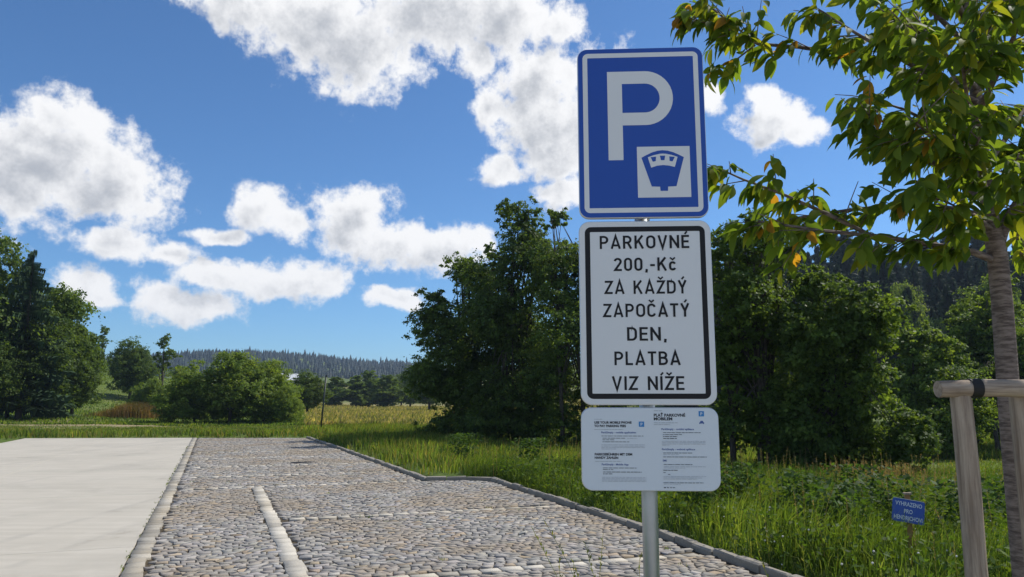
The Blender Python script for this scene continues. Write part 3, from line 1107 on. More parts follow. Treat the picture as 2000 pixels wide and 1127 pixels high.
trunk = [Vector((.0, 0, -.2)), Vector((0, 0, .6)), cp(1974, 820), cp(1968, 740), cp(1958, 600), cp(1948, 500), cp(1936, 440, .0), cp(1922, 330, .02), cp(1908, 200, .05), cp(1895, 60, .08), cp(1885, -90, .10), cp(1880, -260, .14)]
trr = [.050, .046, .043, .042, .041, .040, .034, .030, .026, .022, .017, .008]
LIMBS = [
    ([cp(1946, 490), cp(1962, 440, .03), cp(1990, 390, .06), cp(2040, 310, .1), cp(2120, 180, .15), cp(2200, 60, .2)], .026),
    ([cp(1944, 510), cp(1900, 492, -.05), cp(1820, 478, -.10), cp(1720, 462, -.16), cp(1600, 450, -.18), cp(1480, 432, -.10)], .016),
    ([cp(1930, 420), cp(1860, 410, .08), cp(1760, 400, .15), cp(1660, 410, .2), cp(1560, 425, .22), cp(1500, 440, .22)], .013),
    ([cp(1700, 460, -.14), cp(1620, 420, -.12), cp(1530, 380, -.05), cp(1450, 350, .0), cp(1395, 325, .0)], .009),
    ([cp(1925, 360), cp(1850, 330, -.1), cp(1780, 300, -.2), cp(1720, 260, -.24), cp(1690, 240, -.26)], .012),
    ([cp(1918, 300), cp(1850, 260, .12), cp(1770, 215, .2), cp(1690, 190, .22)], .012),
    ([cp(1912, 230), cp(1850, 170, -.08), cp(1760, 115, -.12), cp(1680, 70, -.12), cp(1600, 20, -.10)], .014),
    ([cp(1908, 200), cp(1800, 150, .1), cp(1680, 110, .16), cp(1560, 92, .16), cp(1480, 86, .12), cp(1440, 55, .10), cp(1385, 12, .10)], .013),
    ([cp(1480, 86, .12), cp(1430, 60, .1), cp(1380, 45, .08), cp(1335, 32, .06)], .005),
    ([cp(1475, 88, .12), cp(1440, 115, .14), cp(1400, 135, .15)], .004),
    ([cp(1900, 100), cp(1820, 20, .05), cp(1720, -40, .08), cp(1620, -80, .1)], .013),
    ([cp(1895, 60), cp(1840, -60, -.15), cp(1760, -150, -.3)], .012),
    ([cp(1910, 220), cp(1950, 140, -.2), cp(1985, 60, -.35), cp(2030, -40, -.5)], .014),
    ([cp(1922, 330), cp(1965, 270, .2), cp(2010, 200, .35), cp(2070, 120, .5)], .013),
    ([cp(1990, 390, .06), cp(2010, 330, -.15), cp(2050, 260, -.3)], .012),
    ([cp(1915, 260), cp(1880, 180, .3), cp(1830, 90, .55), cp(1780, 20, .7)], .013),
    ([cp(1930, 400), cp(1870, 350, .3), cp(1810, 300, .5), cp(1760, 270, .6)], .012),
    ([cp(1940, 450), cp(1900, 420, -.2), cp(1840, 390, -.35), cp(1780, 370, -.42)], .011),
    ([cp(1905, 180), cp(1930, 90, .2), cp(1960, 0, .35), cp(1990, -80, .5)], .012),
    ([cp(2000, 380, .08), cp(1990, 440, .2), cp(1985, 480, .3), cp(2010, 520, .35)], .008),
    ([cp(1895, 40), cp(1920, -60, .1), cp(1950, -160, .2)], .012),
    ([cp(1912, 240), cp(1890, 200, -.2), cp(1880, 130, -.4), cp(1900, 60, -.5)], .010),
    ([cp(1925, 370), cp(1915, 330, -.2), cp(1900, 300, -.38), cp(1930, 230, -.5)], .010),
    ([cp(1935, 430), cp(1960, 400, -.2), cp(1970, 360, -.35), cp(1990, 300, -.45)], .009),
    ([cp(1900, 100), cp(1930, 60, -.2), cp(1950, 10, -.35), cp(1960, -60, -.45)], .010),
    ([cp(1918, 300), cp(1870, 290, -.25), cp(1820, 270, -.45), cp(1790, 240, -.5)], .010),
    ([cp(1905, 170), cp(1840, 100, -.3), cp(1790, 60, -.45), cp(1750, 40, -.5)], .010),
]
paths = [(trunk, trr)]
rl_ = random.Random(12)


def sample(path, t):
    k = t * (len(path) - 1)
    i = min(int(k), len(path) - 2)
    return path[i].lerp(path[i + 1], k - i), (path[i + 1] - path[i]).normalized()


limb_paths = []
leaf_at = []          # (position, direction)
for li, (pth, r0) in enumerate(LIMBS):
    L = sum((pth[i + 1] - pth[i]).length for i in range(len(pth) - 1))
    paths = []
    limb_paths.append(paths)
    paths.append((pth, [r0 * (1 - .8 * i / (len(pth) - 1)) + .0012 for i in range(len(pth))]))
    nt_ = int(L * 16) + 3
    for k in range(nt_):
        t = .16 + .84 * (k + rl_.random()) / nt_
        t = min(t, .999)
        p, d = sample(pth, t)
        side = Vector((rl_.gauss(0, 1), rl_.gauss(0, 1), rl_.gauss(.1, .6))).normalized()
        dirv = (d * .8 + side * .8).normalized()
        tl = rl_.uniform(.06, .24) * (1.0 if L > .5 else .6)
        q1 = p + dirv * tl * .5 + Vector((0, 0, -.006))
        q2 = p + dirv * tl + Vector((0, 0, -.02))
        paths.append(([p, q1, q2], [.0028, .0022, .0014]))
        for m_ in range(int(tl * 42) + 3):
            tt = rl_.uniform(.15, 1.0)
            leaf_at.append((p.lerp(q2, tt), dirv))
    for k in range(4):
        leaf_at.append((pth[-1], (pth[-1] - pth[-2]).normalized()))
V, F = tubes([(trunk, trr)], 16)
link('trunk', mesh_py('trunk', V, F, M['cherry_bark'], True), ch)
for k in range(len(LIMBS)):
    V, F = tubes(limb_paths[k], 7)
    link('branch', mesh_py('branch', V, F, M['cherry_bark'], True), ch)

# a leaf: folded along the midrib, pointed, bending down; stalk at the origin, running along +X
lx = np.array([0, .012, .03, .05, .07, .088, .102])
lw = np.array([.0, .0115, .0195, .022, .018, .0095, 0])


def leaf_template(bend, fold, col):
    V, F, C = [], [], []
    for i in range(len(lx)):
        zc = -bend * (lx[i] / .1) ** 2 * .1
        if lw[i] == 0:
            V.append((lx[i], 0, zc))
        else:
            V += [(lx[i], -lw[i], zc + fold * lw[i]), (lx[i], 0, zc), (lx[i], lw[i], zc + fold * lw[i])]
    def rowi(i):
        return 1 + (i - 1) * 3
    F += [(0, 2, 1), (0, 3, 2)]
    for i in range(1, len(lx) - 2):
        a_, b_ = rowi(i), rowi(i + 1)
        F += [(a_, a_ + 1, b_ + 1, b_), (a_ + 1, a_ + 2, b_ + 2, b_ + 1)]
    a_ = rowi(len(lx) - 2); e = len(V) - 1
    F += [(a_, a_ + 1, e), (a_ + 1, a_ + 2, e)]
    return np.array(V), F


LCOL = [(.095, .155, .034), (.115, .178, .036), (.078, .138, .034), (.13, .19, .036), (.19, .22, .035), (.30, .17, .035)]
LTEM = []
for i, c_ in enumerate(LCOL):
    v, f = leaf_template([.25, .5, .35, .15, .4, .3][i], [.35, .2, .5, .3, .15, .45][i], c_)
    me = mesh_np('leaf', v, [q for ff in f for q in ff], [len(ff) for ff in f], M['cherry_leaf'], np.array(c_))
    me.polygons.foreach_set('use_smooth', [True] * len(me.polygons))
    LTEM.append((me, v, f, c_))
mats = []
for (p, d) in leaf_at:
    h2 = Vector((d.x, d.y, 0)) + Vector((rl_.gauss(0, .7), rl_.gauss(0, .7), 0))
    if h2.length < .01:
        h2 = Vector((1, 0, 0))
    h2.normalize()
    down = rl_.uniform(.0, 1.15)
    xd = (h2 + Vector((0, 0, -down))).normalized()
    up = Vector((rl_.gauss(0, .55), rl_.gauss(0, .55), 1)).normalized()
    yd = up.cross(xd).normalized()
    zd = xd.cross(yd)
    sc_ = rl_.uniform(.6, 1.1)
    pp = p + xd * .012
    mt = Matrix((xd * sc_, yd * sc_, zd * sc_)).transposed().to_4x4()
    mt.translation = pp
    tipness = (p - Vector((0, 0, 2.6))).length
    w = rl_.random()
    k = 5 if (w > .965 and p.x < -.5) else (4 if w > .80 else rl_.choice([0, 1, 2, 3, 0, 1]))
    mats.append((mt, k, (p + base)))
seen = []
for i, (mt, k, wp) in enumerate(mats):
    yy = wp.y
    px_ = CX + F_PX * wp.x / (yy * math.cos(PITCH) + (wp.z - CAM_H) * math.sin(PITCH))
    if 1380 < px_ < 1990 and wp.z < 3.15:
        seen.append((yy * 1.0 + max(0, (px_ - 1750)) * .0, i))
seen.sort()
pick = set(i for _, i in seen[:300])
LV, LL, LC, LCc = [], [], [], []
nb = 0
for i, (mt, k, wp) in enumerate(mats):
    me, v, f, c_ = LTEM[k]
    if i in pick:
        o = link('leaf', me, ch)
        o.matrix_local = mt
    else:
        m3 = np.array(mt)
        LV.append(v @ m3[:3, :3].T + m3[:3, 3])
        for ff in f:
            LL.extend(nb + q for q in ff); LC.append(len(ff))
        LCc.append(np.tile(np.array(c_) * rl_.uniform(.85, 1.2), (len(v), 1)))
        nb += len(v)
me = mesh_np('foliage', np.concatenate(LV), LL, LC, M['cherry_leaf'], np.concatenate(LCc))
me.polygons.foreach_set('use_smooth', [True] * len(me.polygons))
link('foliage', me, ch, kind='stuff')


# ------------------------------------------------------------------ trees further off
def leaf_cloud(name, lobes, n_leaf, size, cols, seed, mat=None, clus=45, spread=.16, shell=.55, droop=.25):
    """lobes: (x,y,z,rx,ry,rz). Leaves sit in clumps spread through the lobes, thinner towards the middle"""
    r = np.random.default_rng(seed)
    lob0 = np.array(lobes, float)
    # every lobe breaks up into boughs: smaller clumps standing out from its surface
    sub_ = []
    for l in lob0:
        k_ = 24
        d = r.normal(0, 1, (k_, 3)) + np.array([0, 0, .25]); d /= np.linalg.norm(d, axis=1, keepdims=True)
        q = r.uniform(.45, 1.0, (k_, 1))
        f_ = r.uniform(.26, .46, (k_, 1))
        sub_.append(np.concatenate([l[:3] + d * q * l[3:] * .82, np.broadcast_to(l[3:], (k_, 3)) * f_ * np.array([1.1, 1.1, .8])], 1))
    lob = np.concatenate(sub_)
    vol = lob[:, 3] * lob[:, 4] * lob[:, 5]
    wgt = vol ** .72; wgt = wgt / wgt.sum()
    nc_ = max(8, n_leaf // clus)
    li = r.choice(len(lob), nc_, p=wgt)
    d = r.normal(0, 1, (nc_, 3)); d /= np.linalg.norm(d, axis=1, keepdims=True)
    rr = shell + (1 - shell) * r.random((nc_, 1)) ** .5 + np.abs(r.normal(0, .24, (nc_, 1)))
    cen = lob[li, :3] + d * rr * lob[li, 3:]
    csz = spread * 1.25 * (vol[li] ** (1 / 3))[:, None] * r.uniform(.6, 1.5, (nc_, 1))
    ci = r.integers(0, nc_, n_leaf)
    off = r.normal(0, 1, (n_leaf, 3)) * csz[ci] * np.array([1, 1, .6])
    off[:, 2] -= droop * np.abs(off[:, :2]).sum(1)
    p = cen[ci] + off
    p[:, 2] = np.maximum(p[:, 2], .02 * lob0[:, 2].max())
    outw = d[ci]
    nm = outw * .8 + r.normal(0, .55, (n_leaf, 3)) + np.array([0, 0, .45])
    ax = r.normal(0, 1, (n_leaf, 3)) + np.array([0, 0, -.4])
    sd = np.cross(ax, nm); sd /= np.linalg.norm(sd, axis=1, keepdims=True) + 1e-9
    ax = np.cross(nm, sd); ax /= np.linalg.norm(ax, axis=1, keepdims=True) + 1e-9
    s_ = size * r.uniform(.6, 1.35, (n_leaf, 1))
    V = np.stack([p - ax * s_ * .5, p + sd * s_ * .3, p + ax * s_ * .5, p - sd * s_ * .3], 1).reshape(-1, 3)
    cols = np.array(cols)
    cc = cols[r.integers(0, len(cols), nc_)][ci] * r.uniform(.75, 1.3, (n_leaf, 1))
    return mesh_np(name, V, np.arange(n_leaf * 4), np.full(n_leaf, 4), mat or M['leaf'], np.repeat(cc, 4, 0))


def wood_mesh(name, stems, lobes, r0, seed, mat=None, sides=7):
    """stems: list of base offsets; each rises with limbs to the nearest lobes"""
    r = random.Random(seed)
    P = []
    for (bx_, by_, lean) in stems:
        tgt = max(lobes, key=lambda l: l[2] - 1.0 * math.hypot(l[0] - bx_, l[1] - by_))
        top = Vector((tgt[0] + r.gauss(0, .1), tgt[1], tgt[2] + .6 * tgt[5]))
        b0 = Vector((bx_, by_, -.3))
        pts = []
        for i in range(8):
            t = i / 7
            p = b0.lerp(top, t)
            if i:
                p += Vector((r.gauss(0, .03), r.gauss(0, .03), 0)) * top.z * .25
            p.x = bx_ + (p.x - bx_) * t ** .6 if t > 0 else bx_
            pts.append(p)
        P.append((pts, [r0 * (1 - .88 * i / 7) for i in range(8)]))
        for l in lobes:
            for _ in range(2):
                i = r.randint(2, 5)
                e = Vector((l[0] + r.uniform(-.6, .6) * l[3], l[1] + r.uniform(-.6, .6) * l[4], l[2] + r.uniform(-.4, .6) * l[5]))
                m_ = pts[i].lerp(e, .5) + Vector((0, 0, .06 * (e - pts[i]).length))
                P.append(([pts[i], m_, e], [r0 * .38, r0 * .22, r0 * .06]))
    V, F = tubes(P, sides)
    return mesh_py(name, V, F, mat or M['bark'], True)


def tree_thing(name, loc, crown_me, trunk_me, label, cat='tree', group=None, scale=1.0, rz=0.0, snow=None):
    e = bpy.data.objects.new(name, None); COL.objects.link(e)
    e.location = tuple(map(float, loc)); e.rotation_euler = (0, 0, rz)
    e.scale = scale if isinstance(scale, tuple) else (scale,) * 3
    e['label'] = label; e['category'] = cat
    if group:
        e['group'] = group
    if trunk_me:
        link('trunk', trunk_me, e)
    link('crown', crown_me, e)
    return e


DARKG = [(.072, .118, .028), (.088, .140, .032), (.105, .158, .036), (.075, .122, .034)]
MIDG = [(.098, .155, .033), (.116, .176, .036), (.13, .19, .04), (.088, .142, .036)]
LIGHTG = [(.145, .215, .042), (.165, .235, .046), (.125, .19, .038), (.18, .24, .055)]


def px_tree(name, label, Y, basepx, lobes_px, n, size, cols, seed, stems=None, r0=.1, dd=.8, cat='tree', **kw):
    """lobes_px: (px, py, rx_px, ry_px[, depth offset in m]) seen at forward distance Y"""
    bxw = at(basepx, 800, Y)[0]
    bzw = float(H(bxw, Y))
    r = random.Random(seed)
    lobes = []
    for l in lobes_px:
        c_ = at(l[0], l[1], Y)
        k = Y / F_PX
        dy = l[4] if len(l) > 4 else r.uniform(-dd, dd)
        rx, ry = l[2] * k, l[3] * k
        lobes.append((c_[0] - bxw, dy, c_[2] - bzw, rx, min(rx, 2.6) * 1.0, ry))
    stems = stems or [(0, 0, 0)]
    cm = leaf_cloud('crown', lobes, n, size, cols, seed, **kw)
    tm = wood_mesh('trunk', stems, lobes, r0, seed)
    return tree_thing(name, (bxw, Y, bzw), cm, tm, label, cat)


# the tall group beside the far kerb
px_tree('birch_tree', 'leaning leafy tree at the outer meadow side of the dense clump beyond the kerb', 33, 905,
        [(880, 700, 70, 90), (860, 640, 50, 60), (930, 560, 60, 65), (900, 520, 40, 30), (850, 760, 50, 60), (920, 770, 60, 70), (880, 830, 60, 40), (960, 650, 70, 100), (845, 600, 30, 40)],
        85000, .115, DARKG + MIDG[:1], 31, [(0, 0, 0), (.7, .4, 0), (-.3, .3, 0)], .10)
px_tree('birch_tree', 'tallest tree of the dense clump beyond the kerb, with a pointed dark top', 31, 1015,
        [(1010, 440, 45, 55), (1025, 520, 75, 80), (990, 610, 80, 90), (1040, 690, 90, 100), (980, 770, 90, 80), (1060, 810, 70, 50), (960, 830, 70, 45), (1020, 840, 60, 40), (965, 500, 30, 40), (1045, 450, 28, 40)],
        100000, .115, DARKG, 32, [(0, 0, 0), (.5, .5, 0), (-.8, .2, 0)], .12)
px_tree('birch_tree', 'lighter green tree of the dense clump standing behind the parking signs', 28.5, 1120,
        [(1085, 430, 30, 30), (1100, 520, 70, 75), (1150, 490, 70, 70), (1120, 620, 90, 90), (1190, 600, 90, 110), (1100, 730, 80, 90), (1200, 750, 90, 90), (1250, 640, 80, 120), (1110, 830, 60, 50), (1180, 850, 70, 50)],
        85000, .115, MIDG + DARKG, 33, [(-.4, 0, 0), (.5, .4, 0), (1.6, .2, 0)], .10)
# the thicket right of the signs
px_tree('alder_tree', 'tall dark open tree with thin stems at the sign end of the thicket', 17.0, 1480,
        [(1420, 490, 60, 60), (1470, 470, 60, 55), (1440, 590, 70, 80), (1500, 560, 70, 80), (1430, 700, 70, 80), (1520, 680, 80, 90), (1470, 800, 90, 70), (1380, 620, 60, 120), (1540, 480, 60, 50)],
        40000, .09, DARKG + MIDG[:2], 41, [(0, 0, 0), (-.55, .3, 0), (.35, .5, 0), (.1, -.2, 0)], .085, spread=.2)
px_tree('alder_tree', 'bushy tree with dense low branches, the widest of the verge thicket', 16.2, 1620,
        [(1600, 560, 60, 50), (1650, 610, 70, 55), (1580, 660, 80, 80), (1680, 700, 75, 80), (1600, 790, 100, 90), (1690, 820, 90, 90), (1640, 880, 120, 60), (1740, 860, 50, 70), (1710, 640, 35, 35)],
        80000, .09, DARKG + MIDG, 42, [(0, 0, 0), (.5, .3, 0), (-.5, .2, 0)], .07, spread=.19)
px_tree('hedge_shrub', 'low leafy shrub filling the gap at the foot of the thicket', 18.5, 1545,
        [(1500, 850, 60, 60), (1570, 830, 70, 70), (1400, 840, 60, 60)], 16000, .085, DARKG, 43, None, .04, cat='shrub', spread=.2)
px_tree('willow_tree', 'low light green bushy tree behind the widest bush of the thicket', 26, 1790,
        [(1780, 670, 55, 45), (1830, 690, 60, 50), (1760, 760, 70, 60), (1840, 790, 75, 60), (1800, 720, 60, 60), (1760, 840, 70, 40), (1850, 850, 60, 30), (1810, 780, 90, 70)], 60000, .12, MIDG + LIGHTG[:2], 44, None, .08)
px_tree('willow_tree', 'light green rounded tree seen between the thicket and the cherry trunk', 30, 1900,
        [(1880, 640, 50, 50), (1920, 610, 50, 45), (1960, 650, 60, 60), (1880, 730, 70, 70), (1950, 740, 70, 70), (1930, 560, 30, 35), (1900, 800, 80, 50), (1990, 790, 60, 50), (1830, 790, 60, 50)], 60000, .13, MIDG + LIGHTG[:2], 45, [(0, 0, 0), (.8, 0, 0)], .09)
px_tree('willow_tree', 'bushy tree with bare lower stems standing behind the cherry trunk', 27, 1965,
        [(1960, 740, 60, 60), (2030, 690, 70, 70), (2080, 740, 70, 80), (2000, 790, 60, 35)], 34000, .13, MIDG + DARKG[:2], 46, [(-.4, 0, 0), (0, .2, 0), (.5, 0, 0), (-1.1, .3, 0)], .10)

# generic prototypes (unit height)
def proto(lobes, n, size, cols, seed, **kw):
    return leaf_cloud('crown', lobes, n, size, cols, seed, **kw), wood_mesh('trunk', [(0, 0, 0)], [tuple(np.array(l)) for l in lobes], .02, seed)


LOB_R = [(0, 0, .72, .24, .24, .22), (.14, .05, .55, .22, .22, .2), (-.15, .02, .52, .22, .22, .22), (0, .14, .42, .24, .22, .2), (.03, -.14, .45, .24, .22, .22), (.1, -.03, .25, .22, .22, .16), (-.1, .0, .25, .22, .22, .16)]
LOB_B = [(0, 0, .62, .34, .34, .3), (.35, .0, .48, .30, .3, .3), (-.35, .02, .45, .32, .3, .32), (.1, -.25, .38, .34, .3, .3), (-.5, .05, .28, .28, .28, .24), (.52, .0, .28, .26, .26, .24), (0, .2, .3, .4, .3, .28)]
LOB_C = [(0, 0, .82, .11, .11, .14), (.03, .02, .62, .15, .15, .18), (-.04, 0, .45, .17, .17, .18), (.03, -.03, .28, .17, .17, .16), (0, .04, .14, .14, .14, .12)]


def mkproto(lobes, n, size, cols, seed, **kw):
    c_ = leaf_cloud('crown', lobes, n, size, cols, seed, **kw)
    r = random.Random(seed)
    P = [([(0, 0, -.03), (.01, 0, .3), (0, .01, .85)], [.022, .016, .003])]
    for l in lobes:
        P.append(([(0, 0, .12 + .1 * r.random()), (l[0] * .5, l[1] * .5, l[2] * .7), (l[0], l[1], l[2])], [.011, .007, .002]))
    V, F = tubes(P, 6)
    me = mesh_py('trunk', V, F, M['bark'], True)
    # tidy: leaves must not sink under the ground
    return c_, me


PR_D = mkproto(LOB_R, 42000, .022, DARKG, 51, spread=.2)
PR_M = mkproto(LOB_R, 40000, .024, MIDG, 52, spread=.2)
PR_L = mkproto(LOB_B, 60000, .026, LIGHTG, 53, spread=.17)
PR_C = mkproto(LOB_C, 30000, .026, MIDG + LIGHTG[:1], 54, spread=.2)
PR_T = mkproto([(0, 0, .85, .10, .10, .13), (.08, 0, .68, .13, .12, .1), (-.1, 0, .62, .12, .1, .1), (.03, .05, .5, .14, .12, .1)], 5000, .024, MIDG, 55, spread=.22)


def spruce_mesh(seed, n_br=200, cols=((.018, .036, .018), (.024, .045, .020), (.030, .052, .024)), width=.17):
    r = np.random.default_rng(seed)
    V, F, C = [], [], []
    for b in range(n_br):
        t = (b + r.random()) / n_br
        zb = .06 + .93 * t
        L = width * (1 - t) ** .8 * r.uniform(.75, 1.2) + .010
        az = r.uniform(0, 2 * math.pi)
        d = np.array([math.cos(az), math.sin(az), 0]); sd = np.array([-d[1], d[0], 0])
        c_ = np.array(cols[r.integers(len(cols))]) * r.uniform(.8, 1.25)
        k = 6
        for i in range(k):
            f0 = (i + .2) / k
            p = np.array([0, 0, zb]) + d * L * f0 + np.array([0, 0, -.28 * L * f0 + .12 * L * f0 * f0])
            for s_ in (-1, 1):
                w = L * .42 * (1 - .6 * f0) * r.uniform(.7, 1.2)
                a_ = p + d * L * .02
                tip = p + sd * s_ * w + d * L * .25 * r.uniform(.6, 1.3) + np.array([0, 0, -.25 * w - .012 * r.random()])
                b1 = p + d * L / k * .95
                n0 = len(V)
                V += [a_, tip, b1]; F.append((n0, n0 + 1, n0 + 2)); C += [c_] * 3
            n0 = len(V)
            V += [p, p + d * L / k * 1.2 + np.array([0, 0, -.01]), p + np.array([0, 0, -.035 - .02 * r.random()]) + d * L * .06]
            F.append((n0, n0 + 1, n0 + 2)); C += [c_] * 3
    me = mesh_np('crown', np.array(V), np.array(F).ravel(), np.full(len(F), 3), M['needle'], np.array(C))
    tv, tf = tubes([([(0, 0, -.03), (0, 0, .5), (0, 0, .99)], [.014, .008, .001])], 6)
    return me, mesh_py('trunk', tv, tf, M['bark'])


SP1 = spruce_mesh(61, 420)
SP3 = spruce_mesh(63, 190, ((.034, .062, .030), (.042, .075, .034), (.030, .055, .028)), .19)
SP2 = spruce_mesh(62, 360, width=.14)


def put(name, pr, px, ytop, Y, label, cat='tree', group=None, wide=1.0, rz=None, z=None, frac=.95):
    """tree whose top shows at ytop; stands on the ground at forward distance Y"""
    x = at(px, ytop, Y)[0]
    zb = float(H(x, Y)) if z is None else z
    hh = (at(px, ytop, Y)[2] - zb) / frac
    return tree_thing(name, (x, Y, zb), pr[0], pr[1], label, cat, group, (hh * wide, hh * wide, hh), rz if rz is not None else random.uniform(0, 6.28))


# left wood edge
put('broadleaf_tree', PR_D, -25, 430, 56, 'tallest broadleaf tree of the wood edge, overtopping the pointed spruce', wide=.75)
put('spruce_tree', SP3, 66, 500, 56, 'pointed dark spruce rising among the broadleaf trees of the wood edge', wide=1.35)
put('broadleaf_tree', PR_D, 34, 605, 57, 'dark broadleaf tree behind the foot of the pointed spruce', wide=.85)
put('broadleaf_tree', PR_M, 128, 545, 61, 'full green broadleaf tree at the meadow end of the wood edge', wide=.78)
put('broadleaf_tree', PR_D, 92, 590, 58, 'low dark tree between the spruce and the wood end', wide=.95)
put('broadleaf_tree', PR_D, 155, 640, 62, 'small dark tree at the foot of the wood edge', wide=.85)
put('broadleaf_tree', PR_D, 5, 640, 54, 'low dark tree at the foot of the tallest wood edge tree', wide=.95)
put('slender_tree', PR_T, 205, 637, 118, 'slender open tree on the hillside behind the wood edge', wide=1.0)
put('broadleaf_tree', PR_D, 262, 655, 92, 'rounded dark tree on the slope beside the grassy hill', wide=1.0)
put('slender_tree', PR_T, 322, 655, 96, 'slender feathery tree beside the rounded dark tree', wide=1.0)
put('broadleaf_tree', PR_L, 300, 735, 75, 'pale green low bush tree in front of the rounded dark tree', wide=.75)
put('broadleaf_tree', PR_M, 350, 712, 150, 'grey green far tree beyond the pale low bush', wide=1.0)
put('broadleaf_tree', PR_M, 232, 725, 125, 'small far tree at the top of the grassy hill', wide=1.1)
# big willow bush in the middle
put('willow_bush', PR_L, 455, 690, 56, 'large spreading willow bush, widest one beyond the car park', 'bush', wide=1.15, rz=.3, frac=.88)
put('willow_bush', PR_L, 520, 705, 58, 'rounded willow bush grown into the widest bush on its meadow side', 'bush', wide=1.0, rz=2.0, frac=.88)
put('willow_bush', PR_L, 385, 735, 57, 'low willow bush on the hill side of the widest bush', 'bush', wide=1.05, rz=4.0, frac=.88)
put('willow_bush', PR_L, 565, 755, 55, 'lowest willow bush, nearest the leaning dark post', 'bush', wide=.8, rz=5.1, frac=.88)
# tree row at the end of the meadow
G = 'trees in a row at the end of the meadow'
put('broadleaf_tree', PR_D, 603, 720, 85, 'broad dark tree just behind the leaning post', wide=1.35)
put('meadow_tree', PR_C, 657, 735, 150, 'upright rounded tree standing alone in the meadow row', wide=2.2, group=G)
put('meadow_tree', PR_C, 697, 732, 152, 'narrow upright tree at the field gap in the meadow row', wide=1.8, group=G)
put('meadow_tree', PR_C, 722, 722, 155, 'tallest narrow tree of the close trio in the meadow row', wide=1.8, group=G)
put('meadow_tree', PR_C, 757, 731, 148, 'widest tree of the close trio in the meadow row', wide=2.3, group=G)
put('broadleaf_tree', PR_D, 803, 712, 165, 'dark far tree partly behind the dense clump', wide=1.1)
put('broadleaf_tree', PR_D, 785, 725, 190, 'far tree behind the close trio of the meadow row', wide=1.2)
put('broadleaf_tree', PR_D, 840, 690, 120, 'large tree mostly hidden behind the dense clump', wide=1.1)

# the spruce forest on the right hand hill
rs = random.Random(77)
cnt = 0
for row, (Yr, y0) in enumerate(((84, 590), (94, 550), (104, 520), (118, 490), (132, 470))):
    for px_ in range(1340 + row * 17, 2120, 36):
        X_ = px_ + rs.uniform(-12, 12)
        yt = y0 + rs.uniform(-22, 26) - max(0, X_ - 1700) * .06 + max(0, 1600 - X_) * .12
        Yq = Yr + rs.uniform(-4, 4)
        put('spruce_tree', (SP1, SP2)[rs.random() < .5], X_, yt, Yq, 'dark spruce of the dense forest on the hill behind the thicket', group='spruces of the dense hill forest', wide=rs.uniform(1.25, 1.7))
        cnt += 1
put('broadleaf_tree', PR_L, 1768, 540, 84, 'pale green tree standing before the dark spruce forest', wide=.42)
put('broadleaf_tree', PR_L, 1930, 520, 70, 'pale leafy tree before the spruces, beside the cherry trunk', wide=.4)

# far forest on the ridge: one mass
r = np.random.default_rng(91)
pts = []
while len(pts) < 7500:
    y_ = r.uniform(560, 1080); x_ = r.uniform(-620, 420)
    if y_ > 560 + 60 * math.sin(x_ * .012) ** 2:
        pts.append((x_, y_))
pts = np.array(pts)
hz = H(pts[:, 0], pts[:, 1])
n = len(pts)
ht = (6 + 4 * r.random(n) ** 1.5) * (1 + .35 * (r.random(n) > .9)); wd = ht * r.uniform(.24, .42, n)
sides, tiers = 7, 4
V = []
tmplV, tmplF = [], []
for t in range(tiers):
    zb = .12 + .21 * t; zt_ = min(1.0, zb + .40)
    rw = (1 - zb) * 1.0
    b = len(tmplV)
    for k in range(sides):
        a_ = 2 * math.pi * k / sides + t * .4
        q = 1.0 if k % 2 else .62
        tmplV.append((rw * q * math.cos(a_), rw * q * math.sin(a_), zb - (.04 if k % 2 else 0)))
    tmplV.append((0, 0, zt_))
    for k in range(sides):
        tmplF.append((b + k, b + (k + 1) % sides, b + sides))
tmplV = np.array(tmplV)
ang = r.uniform(0, 6.28, n)
ca, sa = np.cos(ang)[:, None], np.sin(ang)[:, None]
Vx = (tmplV[None, :, 0] * ca - tmplV[None, :, 1] * sa) * wd[:, None] + pts[:, :1]
Vy = (tmplV[None, :, 0] * sa + tmplV[None, :, 1] * ca) * wd[:, None] + pts[:, 1:]
Vz = tmplV[None, :, 2] * ht[:, None] + hz[:, None] - .5
VV = np.stack([Vx, Vy, Vz], -1).reshape(-1, 3)
FF = (np.array(tmplF)[None] + (np.arange(n) * len(tmplV))[:, None, None]).reshape(-1)
cc = np.repeat(np.array([(.010, .022, .016)]) * r.uniform(.7, 1.4, (n, 1)), len(tmplV), 0)
link('far_forest', mesh_np('far_forest', VV, FF, np.full(n * len(tmplF), 3), M['needle'], cc), kind='stuff',
     label='dark spruce forest covering the distant ridge', cat='forest')

# far white house on the field
hp = at(556, 735, 300)
hzz = float(H(hp[0], 300))
ho = bpy.data.objects.new('house', None); COL.objects.link(ho)
ho.location = (hp[0], 300, hzz - .3); ho.rotation_euler = (0, 0, .35)
ho['label'] = 'distant white house glimpsed above the willow bushes'; ho['category'] = 'house'
wallh = max(2.6, hp[2] - hzz - 1.2)
v, f = box(-5, 5, -3.5, 3.5, 0, wallh)
link('wall', mesh_py('wall', v, f, M['house_wall']), ho)
V = [(-5.5, -4, wallh - .1), (5.5, -4, wallh - .1), (5.5, 4, wallh - .1), (-5.5, 4, wallh - .1), (-5.5, 0, wallh + 2.6), (5.5, 0, wallh + 2.6)]
link('roof', mesh_py('roof', V, [(0, 1, 5, 4), (2, 3, 4, 5), (1, 2, 5), (3, 0, 4), (3, 2, 1, 0)], M['house_roof']), ho)
for xx in (-3, 0, 3):
    v, f = box(xx - .5, xx + .5, -3.53, -3.47, 1.0, 2.3)
    link('window', mesh_py('window', v, f, M['rubber']), ho)

